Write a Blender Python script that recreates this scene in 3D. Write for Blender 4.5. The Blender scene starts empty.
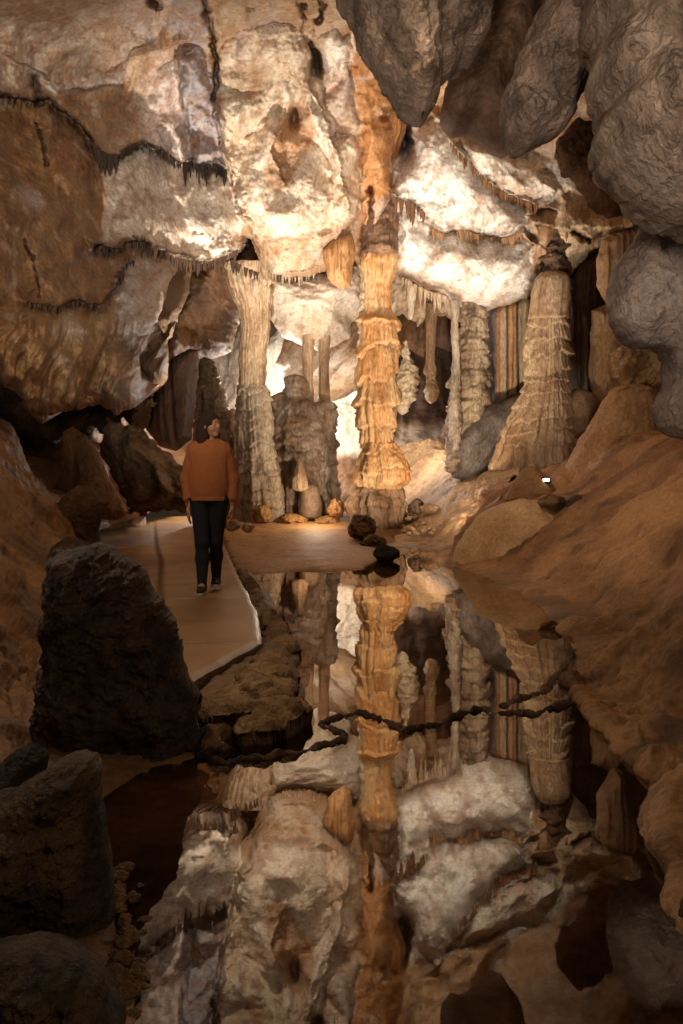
import bpy, math
import numpy as np
F = 35/36*1024; CX = 341.5; HY = 470.0; CH = 1.25
C = bpy.context.scene.collection
def at(px, py, Y):
    """world point seen at photo pixel (px,py) when it stands Y metres in front of the camera"""
    return ((px-CX)*Y/F, Y, CH-(py-HY)*Y/F)
def gy(py, z=0.0): return F*(CH-z)/(py-HY)
# ------------------------------------------------------------------ noise
def _h(i, j, k, s):
    n = (i.astype(np.uint32)*np.uint32(374761393) + j.astype(np.uint32)*np.uint32(668265263)
         + k.astype(np.uint32)*np.uint32(2147483647 & 1274126177) + np.uint32((s*974634777+12345) & 0xffffffff))
    n = (n ^ (n >> np.uint32(13)))*np.uint32(1274126177)
    n = (n ^ (n >> np.uint32(16)))*np.uint32(2246822519)
    n = n ^ (n >> np.uint32(15))
    return n
def _g(i, j, k, s, x, y, z):
    h = _h(i, j, k, s)
    a = (h & np.uint32(255)).astype(np.float32)/127.5-1
    b = ((h >> np.uint32(8)) & np.uint32(255)).astype(np.float32)/127.5-1
    c = ((h >> np.uint32(16)) & np.uint32(255)).astype(np.float32)/127.5-1
    return a*x+b*y+c*z
def noise(x, y, z, s=0):
    x, y, z = np.broadcast_arrays(np.asarray(x, np.float32), np.asarray(y, np.float32), np.asarray(z, np.float32))
    xi, yi, zi = np.floor(x), np.floor(y), np.floor(z)
    fx, fy, fz = x-xi, y-yi, z-zi
    i, j, k = xi.astype(np.int64), yi.astype(np.int64), zi.astype(np.int64)
    u, v, w = [t*t*t*(t*(t*6-15)+10) for t in (fx, fy, fz)]
    def q(a, b, c): return _g(i+a, j+b, k+c, s, fx-a, fy-b, fz-c)
    x00 = q(0,0,0)*(1-u)+q(1,0,0)*u; x10 = q(0,1,0)*(1-u)+q(1,1,0)*u
    x01 = q(0,0,1)*(1-u)+q(1,0,1)*u; x11 = q(0,1,1)*(1-u)+q(1,1,1)*u
    return ((x00*(1-v)+x10*v)*(1-w)+(x01*(1-v)+x11*v)*w)*1.1
def fbm(x, y, z, o=4, s=0, g=.5, lac=2.03):
    r = 0; a = 1.0; f = 1.0
    for q in range(o):
        r = r+a*noise(x*f, y*f, z*f, s+q*7); a *= g; f *= lac
    return r
def ridged(x, y, z, o=4, s=0, g=.5):
    r = 0; a = 1.0; f = 1.0
    for q in range(o):
        r = r+a*(1-2*np.abs(noise(x*f, y*f, z*f, s+q*7))); a *= g; f *= 2.07
    return r
def sst(a, b, x):
    t = np.clip((x-a)/(b-a), 0, 1); return t*t*(3-2*t)
# ------------------------------------------------------------------ 2-D helpers
def poly_sd(u, v, P):
    """signed distance to a closed polygon, positive inside"""
    P = np.asarray(P, float); n = len(P)
    d = np.full(u.shape, 1e18); ins = np.zeros(u.shape, bool)
    for a in range(n):
        x0, y0 = P[a]; x1, y1 = P[(a+1) % n]
        ex, ey = x1-x0, y1-y0; L = ex*ex+ey*ey+1e-12
        t = np.clip(((u-x0)*ex+(v-y0)*ey)/L, 0, 1)
        dd = (u-x0-t*ex)**2+(v-y0-t*ey)**2
        d = np.minimum(d, dd)
        c = ((y0 > v) != (y1 > v)) & (u < (x1-x0)*(v-y0)/((y1-y0) if abs(y1-y0) > 1e-9 else 1e-9)+x0)
        ins ^= c
    d = np.sqrt(d); return np.where(ins, d, -d)
def line_sd(u, v, P):
    """distance to an open polyline, side (+1 = left of travel = above when going right) and arc 0..1"""
    P = np.asarray(P, float); sl = np.hypot(*(P[1:]-P[:-1]).T); tot = sl.sum(); acc = 0
    d = np.full(u.shape, 1e18); sd = np.ones(u.shape); tt = np.zeros(u.shape)
    for a in range(len(P)-1):
        x0, y0 = P[a]; ex, ey = P[a+1]-P[a]; L = ex*ex+ey*ey+1e-12
        tr = ((u-x0)*ex+(v-y0)*ey)/L; t = np.clip(tr, 0, 1)
        dd = (u-x0-t*ex)**2+(v-y0-t*ey)**2
        cr = ex*(v-y0)-ey*(u-x0)
        m = dd < d
        d = np.where(m, dd, d); sd = np.where(m, np.where(cr < 0, 1., -1.), sd); tt = np.where(m, (acc+t*sl[a])/tot, tt)
        acc += sl[a]
    return np.sqrt(d), sd, tt
def cr_interp(rows, nu, nv):
    """bicubic (Catmull-Rom) surface through a rectangular net of control values (R,Cc,K)"""
    A = np.asarray(rows, float)
    def up(A, n, axis):
        A = np.moveaxis(A, axis, 0); m = len(A)
        Ap = np.concatenate([2*A[:1]-A[1:2], A, 2*A[-1:]-A[-2:-1]])
        t = np.linspace(0, m-1, n); i = np.minimum(t.astype(int), m-2); f = (t-i).reshape((-1,)+(1,)*(A.ndim-1))
        p0, p1, p2, p3 = Ap[i], Ap[i+1], Ap[i+2], Ap[i+3]
        r = .5*(2*p1+(p2-p0)*f+(2*p0-5*p1+4*p2-p3)*f*f+(3*p1-p0-3*p2+p3)*f**3)
        return np.moveaxis(r, 0, axis)
    return up(up(A, nv, 0), nu, 1)
def net_eval(us, vs, T, u, v):
    """smooth lookup in a table T[v][u] on irregular axes"""
    us = np.asarray(us, float); vs = np.asarray(vs, float); T = np.asarray(T, float)
    fu = np.interp(u, us, np.arange(len(us))); fv = np.interp(v, vs, np.arange(len(vs)))
    i = np.clip(fu.astype(int), 0, len(us)-2); j = np.clip(fv.astype(int), 0, len(vs)-2)
    def w(f):
        return f
    a, b = w(fu-i), w(fv-j)
    def g(jj, ii): return T[np.clip(jj, 0, len(vs)-1), np.clip(ii, 0, len(us)-1)]
    def cub(p0, p1, p2, p3, f): return .5*(2*p1+(p2-p0)*f+(2*p0-5*p1+4*p2-p3)*f*f+(3*p1-p0-3*p2+p3)*f**3)
    rs = [cub(g(j+q, i-1), g(j+q, i), g(j+q, i+1), g(j+q, i+2), a) for q in (-1, 0, 1, 2)]
    return cub(*rs, b)
# ------------------------------------------------------------------ colour
def lin(r, g, b):
    c = np.array([r, g, b])/255.
    return np.where(c <= .04045, c/12.92, ((c+.055)/1.055)**2.4)
WHITE = lin(232,222,208); CREAM = lin(214,194,166); TAN = lin(186,158,128); OCH = lin(196,140,84); BRN = lin(120,88,60)
DRK = lin(66,48,36); BLK = lin(34,26,20); GRY = lin(150,138,130); LAV = lin(178,168,166); MUD = lin(150,112,78)
def mixc(col, m, c):
    m = np.clip(m, 0, 1)[:, None]; return col*(1-m)+np.asarray(c)*m
def mottled(P, a, b, f=1.5, s=0, k=1.6, o=4, fz=1.0):
    n = fbm(P[:,0]*f, P[:,1]*f, P[:,2]*f*fz, o, s)
    m = np.clip(.5+k*n, 0, 1)[:, None]
    return np.asarray(a)*(1-m)+np.asarray(b)*m
# ------------------------------------------------------------------ mesh output
def mesh(name, V, Q, col=None):
    me = bpy.data.meshes.new(name); V = np.ascontiguousarray(V, np.float32); Q = np.ascontiguousarray(Q, np.int32)
    me.vertices.add(len(V)); me.vertices.foreach_set('co', V.ravel())
    me.loops.add(Q.size); me.loops.foreach_set('vertex_index', Q.ravel())
    me.polygons.add(len(Q)); me.polygons.foreach_set('loop_start', np.arange(len(Q), dtype=np.int32)*Q.shape[1])
    me.update(calc_edges=True); me.validate()
    me.polygons.foreach_set('use_smooth', np.ones(len(me.polygons), bool))
    if col is not None:
        ca = me.attributes.new('Col', 'FLOAT_COLOR', 'POINT'); n = len(me.vertices)
        cc = np.ones((n, 4), np.float32); cc[:, :3] = col[:n]; ca.data.foreach_set('color', cc.ravel())
    return me
def put(name, V, Q, mat, col=None, parent=None, org=None, flat=False):
    """one mesh object whose origin sits at its base (or at org)"""
    V = np.asarray(V, float)
    if parent is not None: org = np.array(parent['_o'])
    elif org is None:
        org = np.array([(V[:,0].min()+V[:,0].max())/2, (V[:,1].min()+V[:,1].max())/2, V[:,2].min()])
    o = bpy.data.objects.new(name, mesh(name, V-org, Q, col)); C.objects.link(o)
    if flat: o.data.polygons.foreach_set('use_smooth', np.zeros(len(o.data.polygons), bool))
    o.data.materials.append(mat)
    if parent is not None: o.parent = parent
    else: o.location = org
    o['_o'] = [float(t) for t in org]
    return o
def tag(o, label=None, cat=None, group=None, kind=None):
    if label: o['label'] = label
    if cat: o['category'] = cat
    if group: o['group'] = group
    if kind: o['kind'] = kind
    return o
def thing(name, loc, label, cat, group=None):
    o = bpy.data.objects.new(name, None); C.objects.link(o); o.location = loc; o.empty_display_size = .1
    o['_o'] = [float(t) for t in loc]
    return tag(o, label, cat, group)
def gridq(nv, nu, wrap=False):
    i = np.arange(nv-1)[:, None]*nu; j = np.arange(nu if wrap else nu-1)[None]
    j2 = (j+1) % nu
    return np.stack([i+j, i+j2, i+nu+j2, i+nu+j], -1).reshape(-1, 4)
def normals(G):
    """unit normals of a (nv,nu,3) net"""
    du = np.gradient(G, axis=1); dv = np.gradient(G, axis=0)
    n = np.cross(du, dv); return n/(np.linalg.norm(n, axis=2, keepdims=True)+1e-9)
# ------------------------------------------------------------------ loft: a ground or slope surface through rows of (px,py,Y)
def loft(name, rows, nu, nv, mat, colfn, rough=.05, freq=1.5, seed=0, octv=6, extra=None, **kw):
    W = [[at(*p) if len(p) == 3 else p[:3] for p in r] for r in rows]
    G = cr_interp(W, nu, nv); N = normals(G)
    if N[..., 2].mean() < 0: N = -N
    d = rough*fbm(G[...,0]*freq, G[...,1]*freq, G[...,2]*freq, octv, seed, g=.55)
    if extra is not None: d = d+extra(G)
    G = G+N*d[..., None]; V = G.reshape(-1, 3)
    return put(name, V, gridq(nv, nu), mat, colfn(V), **kw)
# ------------------------------------------------------------------ mass: a rock body with a given outline at its own distance
def mass(name, poly, Y0, mat, colfn, R=.4, Tf=.4, Tb=.8, h=None, edge=.02, ef=3., relief=None, seed=0, rough=.04, freq=3., world=False, tilt=(0,0), backz=0, **kw):
    P = np.array([at(a, b, Y0)[::2] for a, b in poly]) if not world else np.array(poly, float)
    h = h or Y0/F*1.1
    lo = P.min(0)-3*h; hi = P.max(0)+3*h
    nx, nz = int((hi[0]-lo[0])/h)+1, int((hi[1]-lo[1])/h)+1
    X, Z = np.meshgrid(lo[0]+np.arange(nx)*h, lo[1]+np.arange(nz)*h)
    sd = poly_sd(X, Z, P)+edge*fbm(X*ef, Z*ef, 0*X+Y0, 5, seed+50, g=.6)
    near = (sd > -2.5*h)
    gz, gx = np.gradient(sd, h); gl = np.hypot(gx, gz)+1e-6
    cin = (sd[:-1,:-1] > 0) | (sd[1:,:-1] > 0) | (sd[:-1,1:] > 0) | (sd[1:,1:] > 0)
    out = sd < 0
    step = np.where(out, -sd, 0); step = np.clip(step, 0, 1.5*h)
    Xs = X+gx/gl*step; Zs = Z+gz/gl*step; s = np.maximum(sd, 0)
    s = np.where(out, 0, s)
    q = np.clip(s/R, 0, 1); prof = np.sqrt(np.maximum(1-(1-q)**2, 0))
    used = np.zeros(X.shape, bool)
    for a in (0, 1):
        for b in (0, 1): used[a:a+nz-1, b:b+nx-1] |= cin
    cx, cz = P.mean(0)
    plane = Y0+tilt[0]*(Xs-cx)+tilt[1]*(Zs-cz)
    yf = plane-Tf*prof; yb = plane+Tb*prof
    rel = rough*fbm(Xs*freq, yf*freq, Zs*freq, 6, seed, g=.55)
    if relief is not None: rel = rel+relief(Xs, Zs, yf)
    fade = np.clip(s/(R*.25), 0, 1)
    yf = yf-rel*fade; yb = yb+rough*fade*fbm(Xs*freq, yb*freq, Zs*freq, 5, seed+9)
    idx = -np.ones(X.shape, np.int64); n = used.sum(); idx[used] = np.arange(n)
    bd = used & (s <= 0)
    idb = idx+n
    Vf = np.stack([Xs[used], yf[used], Zs[used]], 1); Vb = np.stack([Xs[used], yb[used], Zs[used]+backz*prof[used]], 1)
    a = idx[:-1,:-1][cin]; b = idx[:-1,1:][cin]; c = idx[1:,1:][cin]; d = idx[1:,:-1][cin]
    Qf = np.stack([a, b, c, d], 1); Qb = np.stack([d, c, b, a], 1)+n
    V = np.concatenate([Vf, Vb]); Q = np.concatenate([Qf, Qb])
    # weld the rim
    m = np.arange(2*n); bi = idx[bd]; m[bi+n] = bi; Q = m[Q]
    keep, inv = np.unique(Q, return_inverse=True); V = V[keep]; Q = inv.reshape(-1, 4)
    return put(name, V, Q, mat, colfn(V), **kw)
# ------------------------------------------------------------------ column: flowstone column / stalagmite / stalactite
def column_v(axis, Y, tiers=(), flute=.05, ff=9., fz=.35, rough=.03, rf=4., seed=0, nth=None, cap=(True, True), dy=1.0, knob=0., kf=5., stepz=1.1, flat=1.):
    ax = np.array(axis, float)                      # px, py, half width px
    zs = CH-(ax[:,1]-HY)*Y/F; xs = (ax[:,0]-CX)*Y/F; rs = ax[:,2]*Y/F
    o = np.argsort(zs); zs, xs, rs = zs[o], xs[o], rs[o]
    h = Y/F*stepz; nz = max(int((zs[-1]-zs[0])/h), 12)
    z = np.linspace(zs[0], zs[-1], nz); x = np.interp(z, zs, xs); r = np.interp(z, zs, rs)
    k = np.ones(5)/5
    if nz > 20:
        for a in (0,):
            xp = np.pad(x, 2, 'edge'); rp = np.pad(r, 2, 'edge'); x = np.convolve(xp, k, 'valid'); r = np.convolve(rp, k, 'valid')
    nth = nth or int(np.clip(2*math.pi*rs.max()/h*.9, 20, 420))
    th = np.arange(nth)/nth*2*math.pi
    T, Z = np.meshgrid(th, z); Rr = r[:, None]+0*T; Xc = x[:, None]+0*T
    cx, sx = np.cos(T)*Rr, np.sin(T)*Rr
    rr = float(np.percentile(rs, 70))
    warp = .25*noise(cx*1.5, sx*1.5, Z*1.2, seed+3)
    d = flute*np.minimum(Rr, .6)*1.1*(ridged(np.cos(T)*rr*ff*1.1+warp, np.sin(T)*rr*ff*1.1, Z*fz, 2, seed, .7)+.8*ridged(np.cos(T)*rr*ff*.4, np.sin(T)*rr*ff*.4, Z*fz*.8, 2, seed+1)-.6)
    d = d+rough*fbm(cx*rf, sx*rf, Z*rf, 5, seed+11, g=.55)
    if knob: d = d+knob*np.clip(fbm(cx*kf, sx*kf, Z*kf*1.7, 3, seed+29)*1.6, -.5, 1)
    hem = np.zeros_like(T)
    for (z0, z1, per, amp) in tiers:                # pixel rows top, bottom, period px, amplitude m
        za, zb = CH-(z1-HY)*Y/F, CH-(z0-HY)*Y/F; pm = per*Y/F
        p = (Z-za)/pm+.8*noise(np.cos(T)*.9, np.sin(T)*.9, Z/pm*.45, seed+5)+.22*noise(np.cos(T)*3, np.sin(T)*3, Z/pm*.5, seed+15)+.5*np.abs(noise(cx*9, sx*9, Z*.5, seed+6))
        fr = p-np.floor(p)
        w = sst(za-.3*pm, za+.2*pm, Z)*(1-sst(zb-.2*pm, zb+.3*pm, Z))
        aa = amp*np.clip(.6+1.1*noise(np.floor(p)*3.7, np.cos(T)*1.3, np.sin(T)*1.3, seed+8), .15, 1.2)
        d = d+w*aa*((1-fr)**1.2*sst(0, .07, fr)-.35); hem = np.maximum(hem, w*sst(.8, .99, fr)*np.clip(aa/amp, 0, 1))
    rad = np.maximum(Rr+d, Rr*.25)
    if cap[0]: rad[-3:] *= np.array([.8, .5, .02])[:, None]
    if cap[1]: rad[:3] *= np.array([.02, .6, .85])[:, None]
    V = np.stack([Xc+np.cos(T)*rad, Y+np.sin(T)*rad*dy, Z], -1).reshape(-1, 3)
    return V, gridq(nz, nth, True), hem.ravel(), d.ravel()
def colcol(V, hem, d, a, b, c, seed=0, k=1.):
    col = mottled(V, a, b, 2.2, seed, 1.5, fz=.35)
    col = mixc(col, np.clip(fbm(V[:,0]*6, V[:,1]*6, V[:,2]*1.2, 3, seed+4)*1.8-.25, 0, .8)*k, c)
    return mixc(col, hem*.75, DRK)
def column(name, label, cat, axis, Y, mat, cols=(CREAM, OCH, BRN), seed=0, kc=1., group=None, parent=None, **kw):
    V, Q, hem, d = column_v(axis, Y, seed=seed, **kw)
    o = put(name, V, Q, mat, colcol(V, hem, d, *cols, seed=seed, k=kc), parent=parent)
    if parent is None: tag(o, label, cat, group)
    elif label: o['label'] = label
    return o
# ------------------------------------------------------------------ surface nets for organic bodies
def nets(fn, lo, hi, h):
    lo = np.array(lo, float); n = np.ceil((np.array(hi)-lo)/h).astype(int)+1
    X, Y, Z = np.meshgrid(*[lo[a]+np.arange(n[a])*h for a in range(3)], indexing='ij')
    f = fn(X.astype(np.float32), Y.astype(np.float32), Z.astype(np.float32)); I = f < 0
    sh = tuple(n-1); pos = np.zeros(sh+(3,), np.float32); cnt = np.zeros(sh, np.float32)
    def sl(c): return tuple(slice(c[a], c[a]+sh[a]) for a in range(3))
    cs = [(a, b, c) for a in (0, 1) for b in (0, 1) for c in (0, 1)]
    for p in cs:
        for ax in range(3):
            if p[ax]: continue
            q = list(p); q[ax] = 1; q = tuple(q)
            fa, fb = f[sl(p)], f[sl(q)]; m = I[sl(p)] != I[sl(q)]
            t = np.where(m, fa/np.where(m, fa-fb, 1), 0)
            for a in range(3): pos[..., a] += m*(p[a]+(t if a == ax else 0))
            cnt += m
    act = cnt > 0; idx = -np.ones(sh, np.int64); idx[act] = np.arange(act.sum())
    cell = np.stack(np.nonzero(act), 1); V = lo+(cell+pos[act]/cnt[act][:, None])*h
    Q = []
    for ax in range(3):
        a1, a2 = [(1, 2), (2, 0), (0, 1)][ax]
        s0 = [slice(1, sh[a]) for a in range(3)]; s0[ax] = slice(0, sh[ax])
        s1 = list(s0); s1[ax] = slice(1, sh[ax]+1)
        A, B = I[tuple(s0)], I[tuple(s1)]; e = np.stack(np.nonzero(A != B), 1)
        if not len(e): continue
        sgn = A[tuple(e.T)]; off = np.array([1, 1, 1]); off[ax] = 0; e = e+off
        def c(d1, d2):
            g = e.copy(); g[:, a1] -= d1; g[:, a2] -= d2; return idx[tuple(g.T)]
        q = np.stack([c(1, 1), c(0, 1), c(0, 0), c(1, 0)], 1); q[~sgn] = q[~sgn][:, ::-1]; Q.append(q)
    Q = np.concatenate(Q); Q = Q[(Q >= 0).all(1)]
    return V, Q
def smin(a, b, k):
    h = np.clip(.5+.5*(b-a)/k, 0, 1); return b*(1-h)+a*h-k*h*(1-h)
def cap(X, Y, Z, a, b, ra, rb, sq=(1, 1)):
    """tapered capsule; sq squashes across y for flat limbs"""
    a = np.array(a, float); b = np.array(b, float); e = b-a; L = (e*e).sum()+1e-9
    t = np.clip(((X-a[0])*e[0]+(Y-a[1])*e[1]+(Z-a[2])*e[2])/L, 0, 1)
    return np.sqrt(((X-a[0]-t*e[0])/sq[0])**2+((Y-a[1]-t*e[1])/sq[1])**2+(Z-a[2]-t*e[2])**2)-(ra+(rb-ra)*t)
def ell(X, Y, Z, c, r):
    k = np.sqrt(((X-c[0])/r[0])**2+((Y-c[1])/r[1])**2+((Z-c[2])/r[2])**2)
    return (k-1)*min(r)
def boulder(name, label, cat, px, pyb, Y, wpx, hpx, dep, mat, cols, seed=0, rough=.22, box=.5, parent=None, zoff=0, angular=.3, org=None, group=None, res=70):
    """angular block: rounded box distorted by noise, its foot at pixel row pyb"""
    n = res; t = np.linspace(0, math.pi, n); p = np.arange(2*n)/(2*n)*2*math.pi
    P, T = np.meshgrid(p, t); x = np.sin(T)*np.cos(P); y = np.sin(T)*np.sin(P); z = np.cos(T)
    m = (np.abs(x)**(1/box*1.)+np.abs(y)**(1/box)+np.abs(z)**(1/box))**(-box) if box < 1 else 1
    x, y, z = x*m, y*m, z*m
    w = .5+0*x
    d = rough*fbm(x*1.2+seed, y*1.2, z*1.2, 6, seed, g=.55)+angular*rough*ridged(x*1.7, y*1.7+seed, z*1.7, 3, seed+3)
    x, y, z = x*(1+d), y*(1+d), z*(1+d)
    c = at(px, pyb, Y); W = wpx*Y/F/2; H = hpx*Y/F
    z = (z-z.min())/(z.max()-z.min())
    V = np.stack([c[0]+x*W/np.abs(x).max(), Y+y*dep/2, c[2]+z*H+zoff], -1).reshape(-1, 3)
    col = mottled(V, cols[0], cols[1], 2.5/max(W, .05)*.4, seed, 1.8)
    o = put(name, V, gridq(n, 2*n, True), mat, col, parent=parent)
    if parent is None: tag(o, label, cat, group)
    return o
# ------------------------------------------------------------------ materials
def rock_mat(name, rough=.6, bump=.35, bs=6., b2=40., spec=.4, var=.25, coat=0., vstretch=1.):
    m = bpy.data.materials.new(name); m.use_nodes = True; nt = m.node_tree; N = nt.nodes; L = nt.links
    b = N['Principled BSDF']; g = N.new('ShaderNodeNewGeometry')
    mp = N.new('ShaderNodeMapping'); mp.inputs['Scale'].default_value = (1, 1, vstretch); L.new(g.outputs['Position'], mp.inputs['Vector'])
    at_ = N.new('ShaderNodeAttribute'); at_.attribute_name = 'Col'
    n1 = N.new('ShaderNodeTexNoise'); n1.inputs['Scale'].default_value = bs; n1.inputs['Detail'].default_value = 7; n1.inputs['Roughness'].default_value = .62
    n2 = N.new('ShaderNodeTexNoise'); n2.inputs['Scale'].default_value = b2; n2.inputs['Detail'].default_value = 5; n2.inputs['Roughness'].default_value = .6
    for n in (n1, n2): L.new(mp.outputs[0], n.inputs['Vector'])
    ad = N.new('ShaderNodeMath'); ad.operation = 'MULTIPLY_ADD'; ad.inputs[1].default_value = .35
    L.new(n2.outputs['Fac'], ad.inputs[0]); L.new(n1.outputs['Fac'], ad.inputs[2])
    bp = N.new('ShaderNodeBump'); bp.inputs['Strength'].default_value = bump; bp.inputs['Distance'].default_value = .12
    L.new(ad.outputs[0], bp.inputs['Height']); L.new(bp.outputs[0], b.inputs['Normal'])
    mr = N.new('ShaderNodeMapRange'); mr.inputs['From Min'].default_value = .3; mr.inputs['From Max'].default_value = .75
    mr.inputs['To Min'].default_value = 1-var; mr.inputs['To Max'].default_value = 1+var*.5
    L.new(n2.outputs['Fac'], mr.inputs['Value'])
    mx = N.new('ShaderNodeVectorMath'); mx.operation = 'SCALE'; L.new(at_.outputs['Color'], mx.inputs[0]); L.new(mr.outputs[0], mx.inputs['Scale'])
    L.new(mx.outputs[0], b.inputs['Base Color'])
    b.inputs['Roughness'].default_value = rough; b.inputs['Specular IOR Level'].default_value = spec
    b.inputs['Coat Weight'].default_value = coat; b.inputs['Coat Roughness'].default_value = .25
    return m
def plain(name, c, rough=.6, metal=0, emit=0, bump=0, bs=80):
    m = bpy.data.materials.new(name); m.use_nodes = True; nt = m.node_tree; b = nt.nodes['Principled BSDF']
    n = nt.nodes.new('ShaderNodeTexNoise'); n.inputs['Scale'].default_value = bs; n.inputs['Detail'].default_value = 3
    r = nt.nodes.new('ShaderNodeValToRGB'); r.color_ramp.elements[0].position = .3; r.color_ramp.elements[1].position = .7
    r.color_ramp.elements[0].color = (*[t*.8 for t in c], 1); r.color_ramp.elements[1].color = (*[min(t*1.15, 1) for t in c], 1)
    g = nt.nodes.new('ShaderNodeTexCoord'); nt.links.new(g.outputs['Object'], n.inputs['Vector'])
    nt.links.new(n.outputs['Fac'], r.inputs[0]); nt.links.new(r.outputs[0], b.inputs['Base Color'])
    b.inputs['Roughness'].default_value = rough; b.inputs['Metallic'].default_value = metal
    if emit: b.inputs['Emission Color'].default_value = (*c, 1); b.inputs['Emission Strength'].default_value = emit
    if bump:
        bp = nt.nodes.new('ShaderNodeBump'); bp.inputs['Strength'].default_value = bump; bp.inputs['Distance'].default_value = .01
        nt.links.new(n.outputs['Fac'], bp.inputs['Height']); nt.links.new(bp.outputs[0], b.inputs['Normal'])
    return m
M_FLOW = rock_mat('calcite_flowstone', .6, .4, 3.4, 17, .3, .4)
M_COL = rock_mat('column_flowstone', .5, .6, 9, 30, .45, .5, vstretch=.3)
M_ROCK = rock_mat('rough_limestone', .85, 1., 4, 19, .2, .4)
M_DARK = rock_mat('dark_crusted_rock', .7, .9, 9, 45, .35, .45)
M_MUD = rock_mat('wet_cave_mud', .62, .35, 3.5, 22, .35, .35)
M_PATH = rock_mat('worn_concrete', .42, .12, 8, 60, .5, .12, coat=.25)
# ================================================================== the great ceiling and wall sheet
US = [-90, 0, 60, 120, 180, 240, 300, 360, 420, 480, 540, 600, 660, 770]
VS = [-110, -40, 40, 110, 180, 250, 320, 430]
TD = [[8.5, 9, 9.5, 9.5, 9.5, 9.5, 9.5, 10, 10, 10, 10, 10, 9.5, 9],
      [10.5,11,11.5,12, 12, 12, 12.5,12.5,13, 13, 13, 12.5,12, 11],
      [12, 13, 13.5,14.2,14.8,15, 15.3,15.6,16, 16, 15.5,15, 14, 13],
      [12, 13.2,14.2,15.2,16, 16.4,16.8,17, 17.8,17.6,17,16.4,15.5,14.5],
      [11, 12.2,13.4,15, 17, 17.6,17.7,18, 18.6,18.6,18.2,17.4,16.8,16],
      [10.5,11.4,12.6,14.2,17, 18.2,18.6,18.8,19.3,19.3,19, 18.4,17.6,17],
      [10.2,11, 12, 13.2,15.4,18, 19, 19.2,19.6,19.6,19.4,19, 18, 17],
      [10.5,11.2,12, 13, 14.5,17, 19, 19.4,19.8,19.8,19.6,19, 18, 17]]
BUMP = [  # u, v, ru, rv, angle, amplitude m (towards the viewer)
 (182,215,72,46,15,.7),(272,150,64,110,10,.5),(300,215,60,50,-20,.5),(450,170,70,50,20,.4),(480,265,70,40,5,.6),(205,110,24,58,-12,.3),(262,84,30,26,20,-.15),
 (295,118,6,13,8,-.6),(282,168,18,30,12,-.25),(316,62,7,16,0,-.8),(401,142,11,24,0,-1.2),(600,175,34,42,-20,-.8),(30,200,50,50,0,.35),(70,355,70,50,10,.5),(110,205,20,34,0,-.4),(20,165,26,26,0,-.3)]
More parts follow.
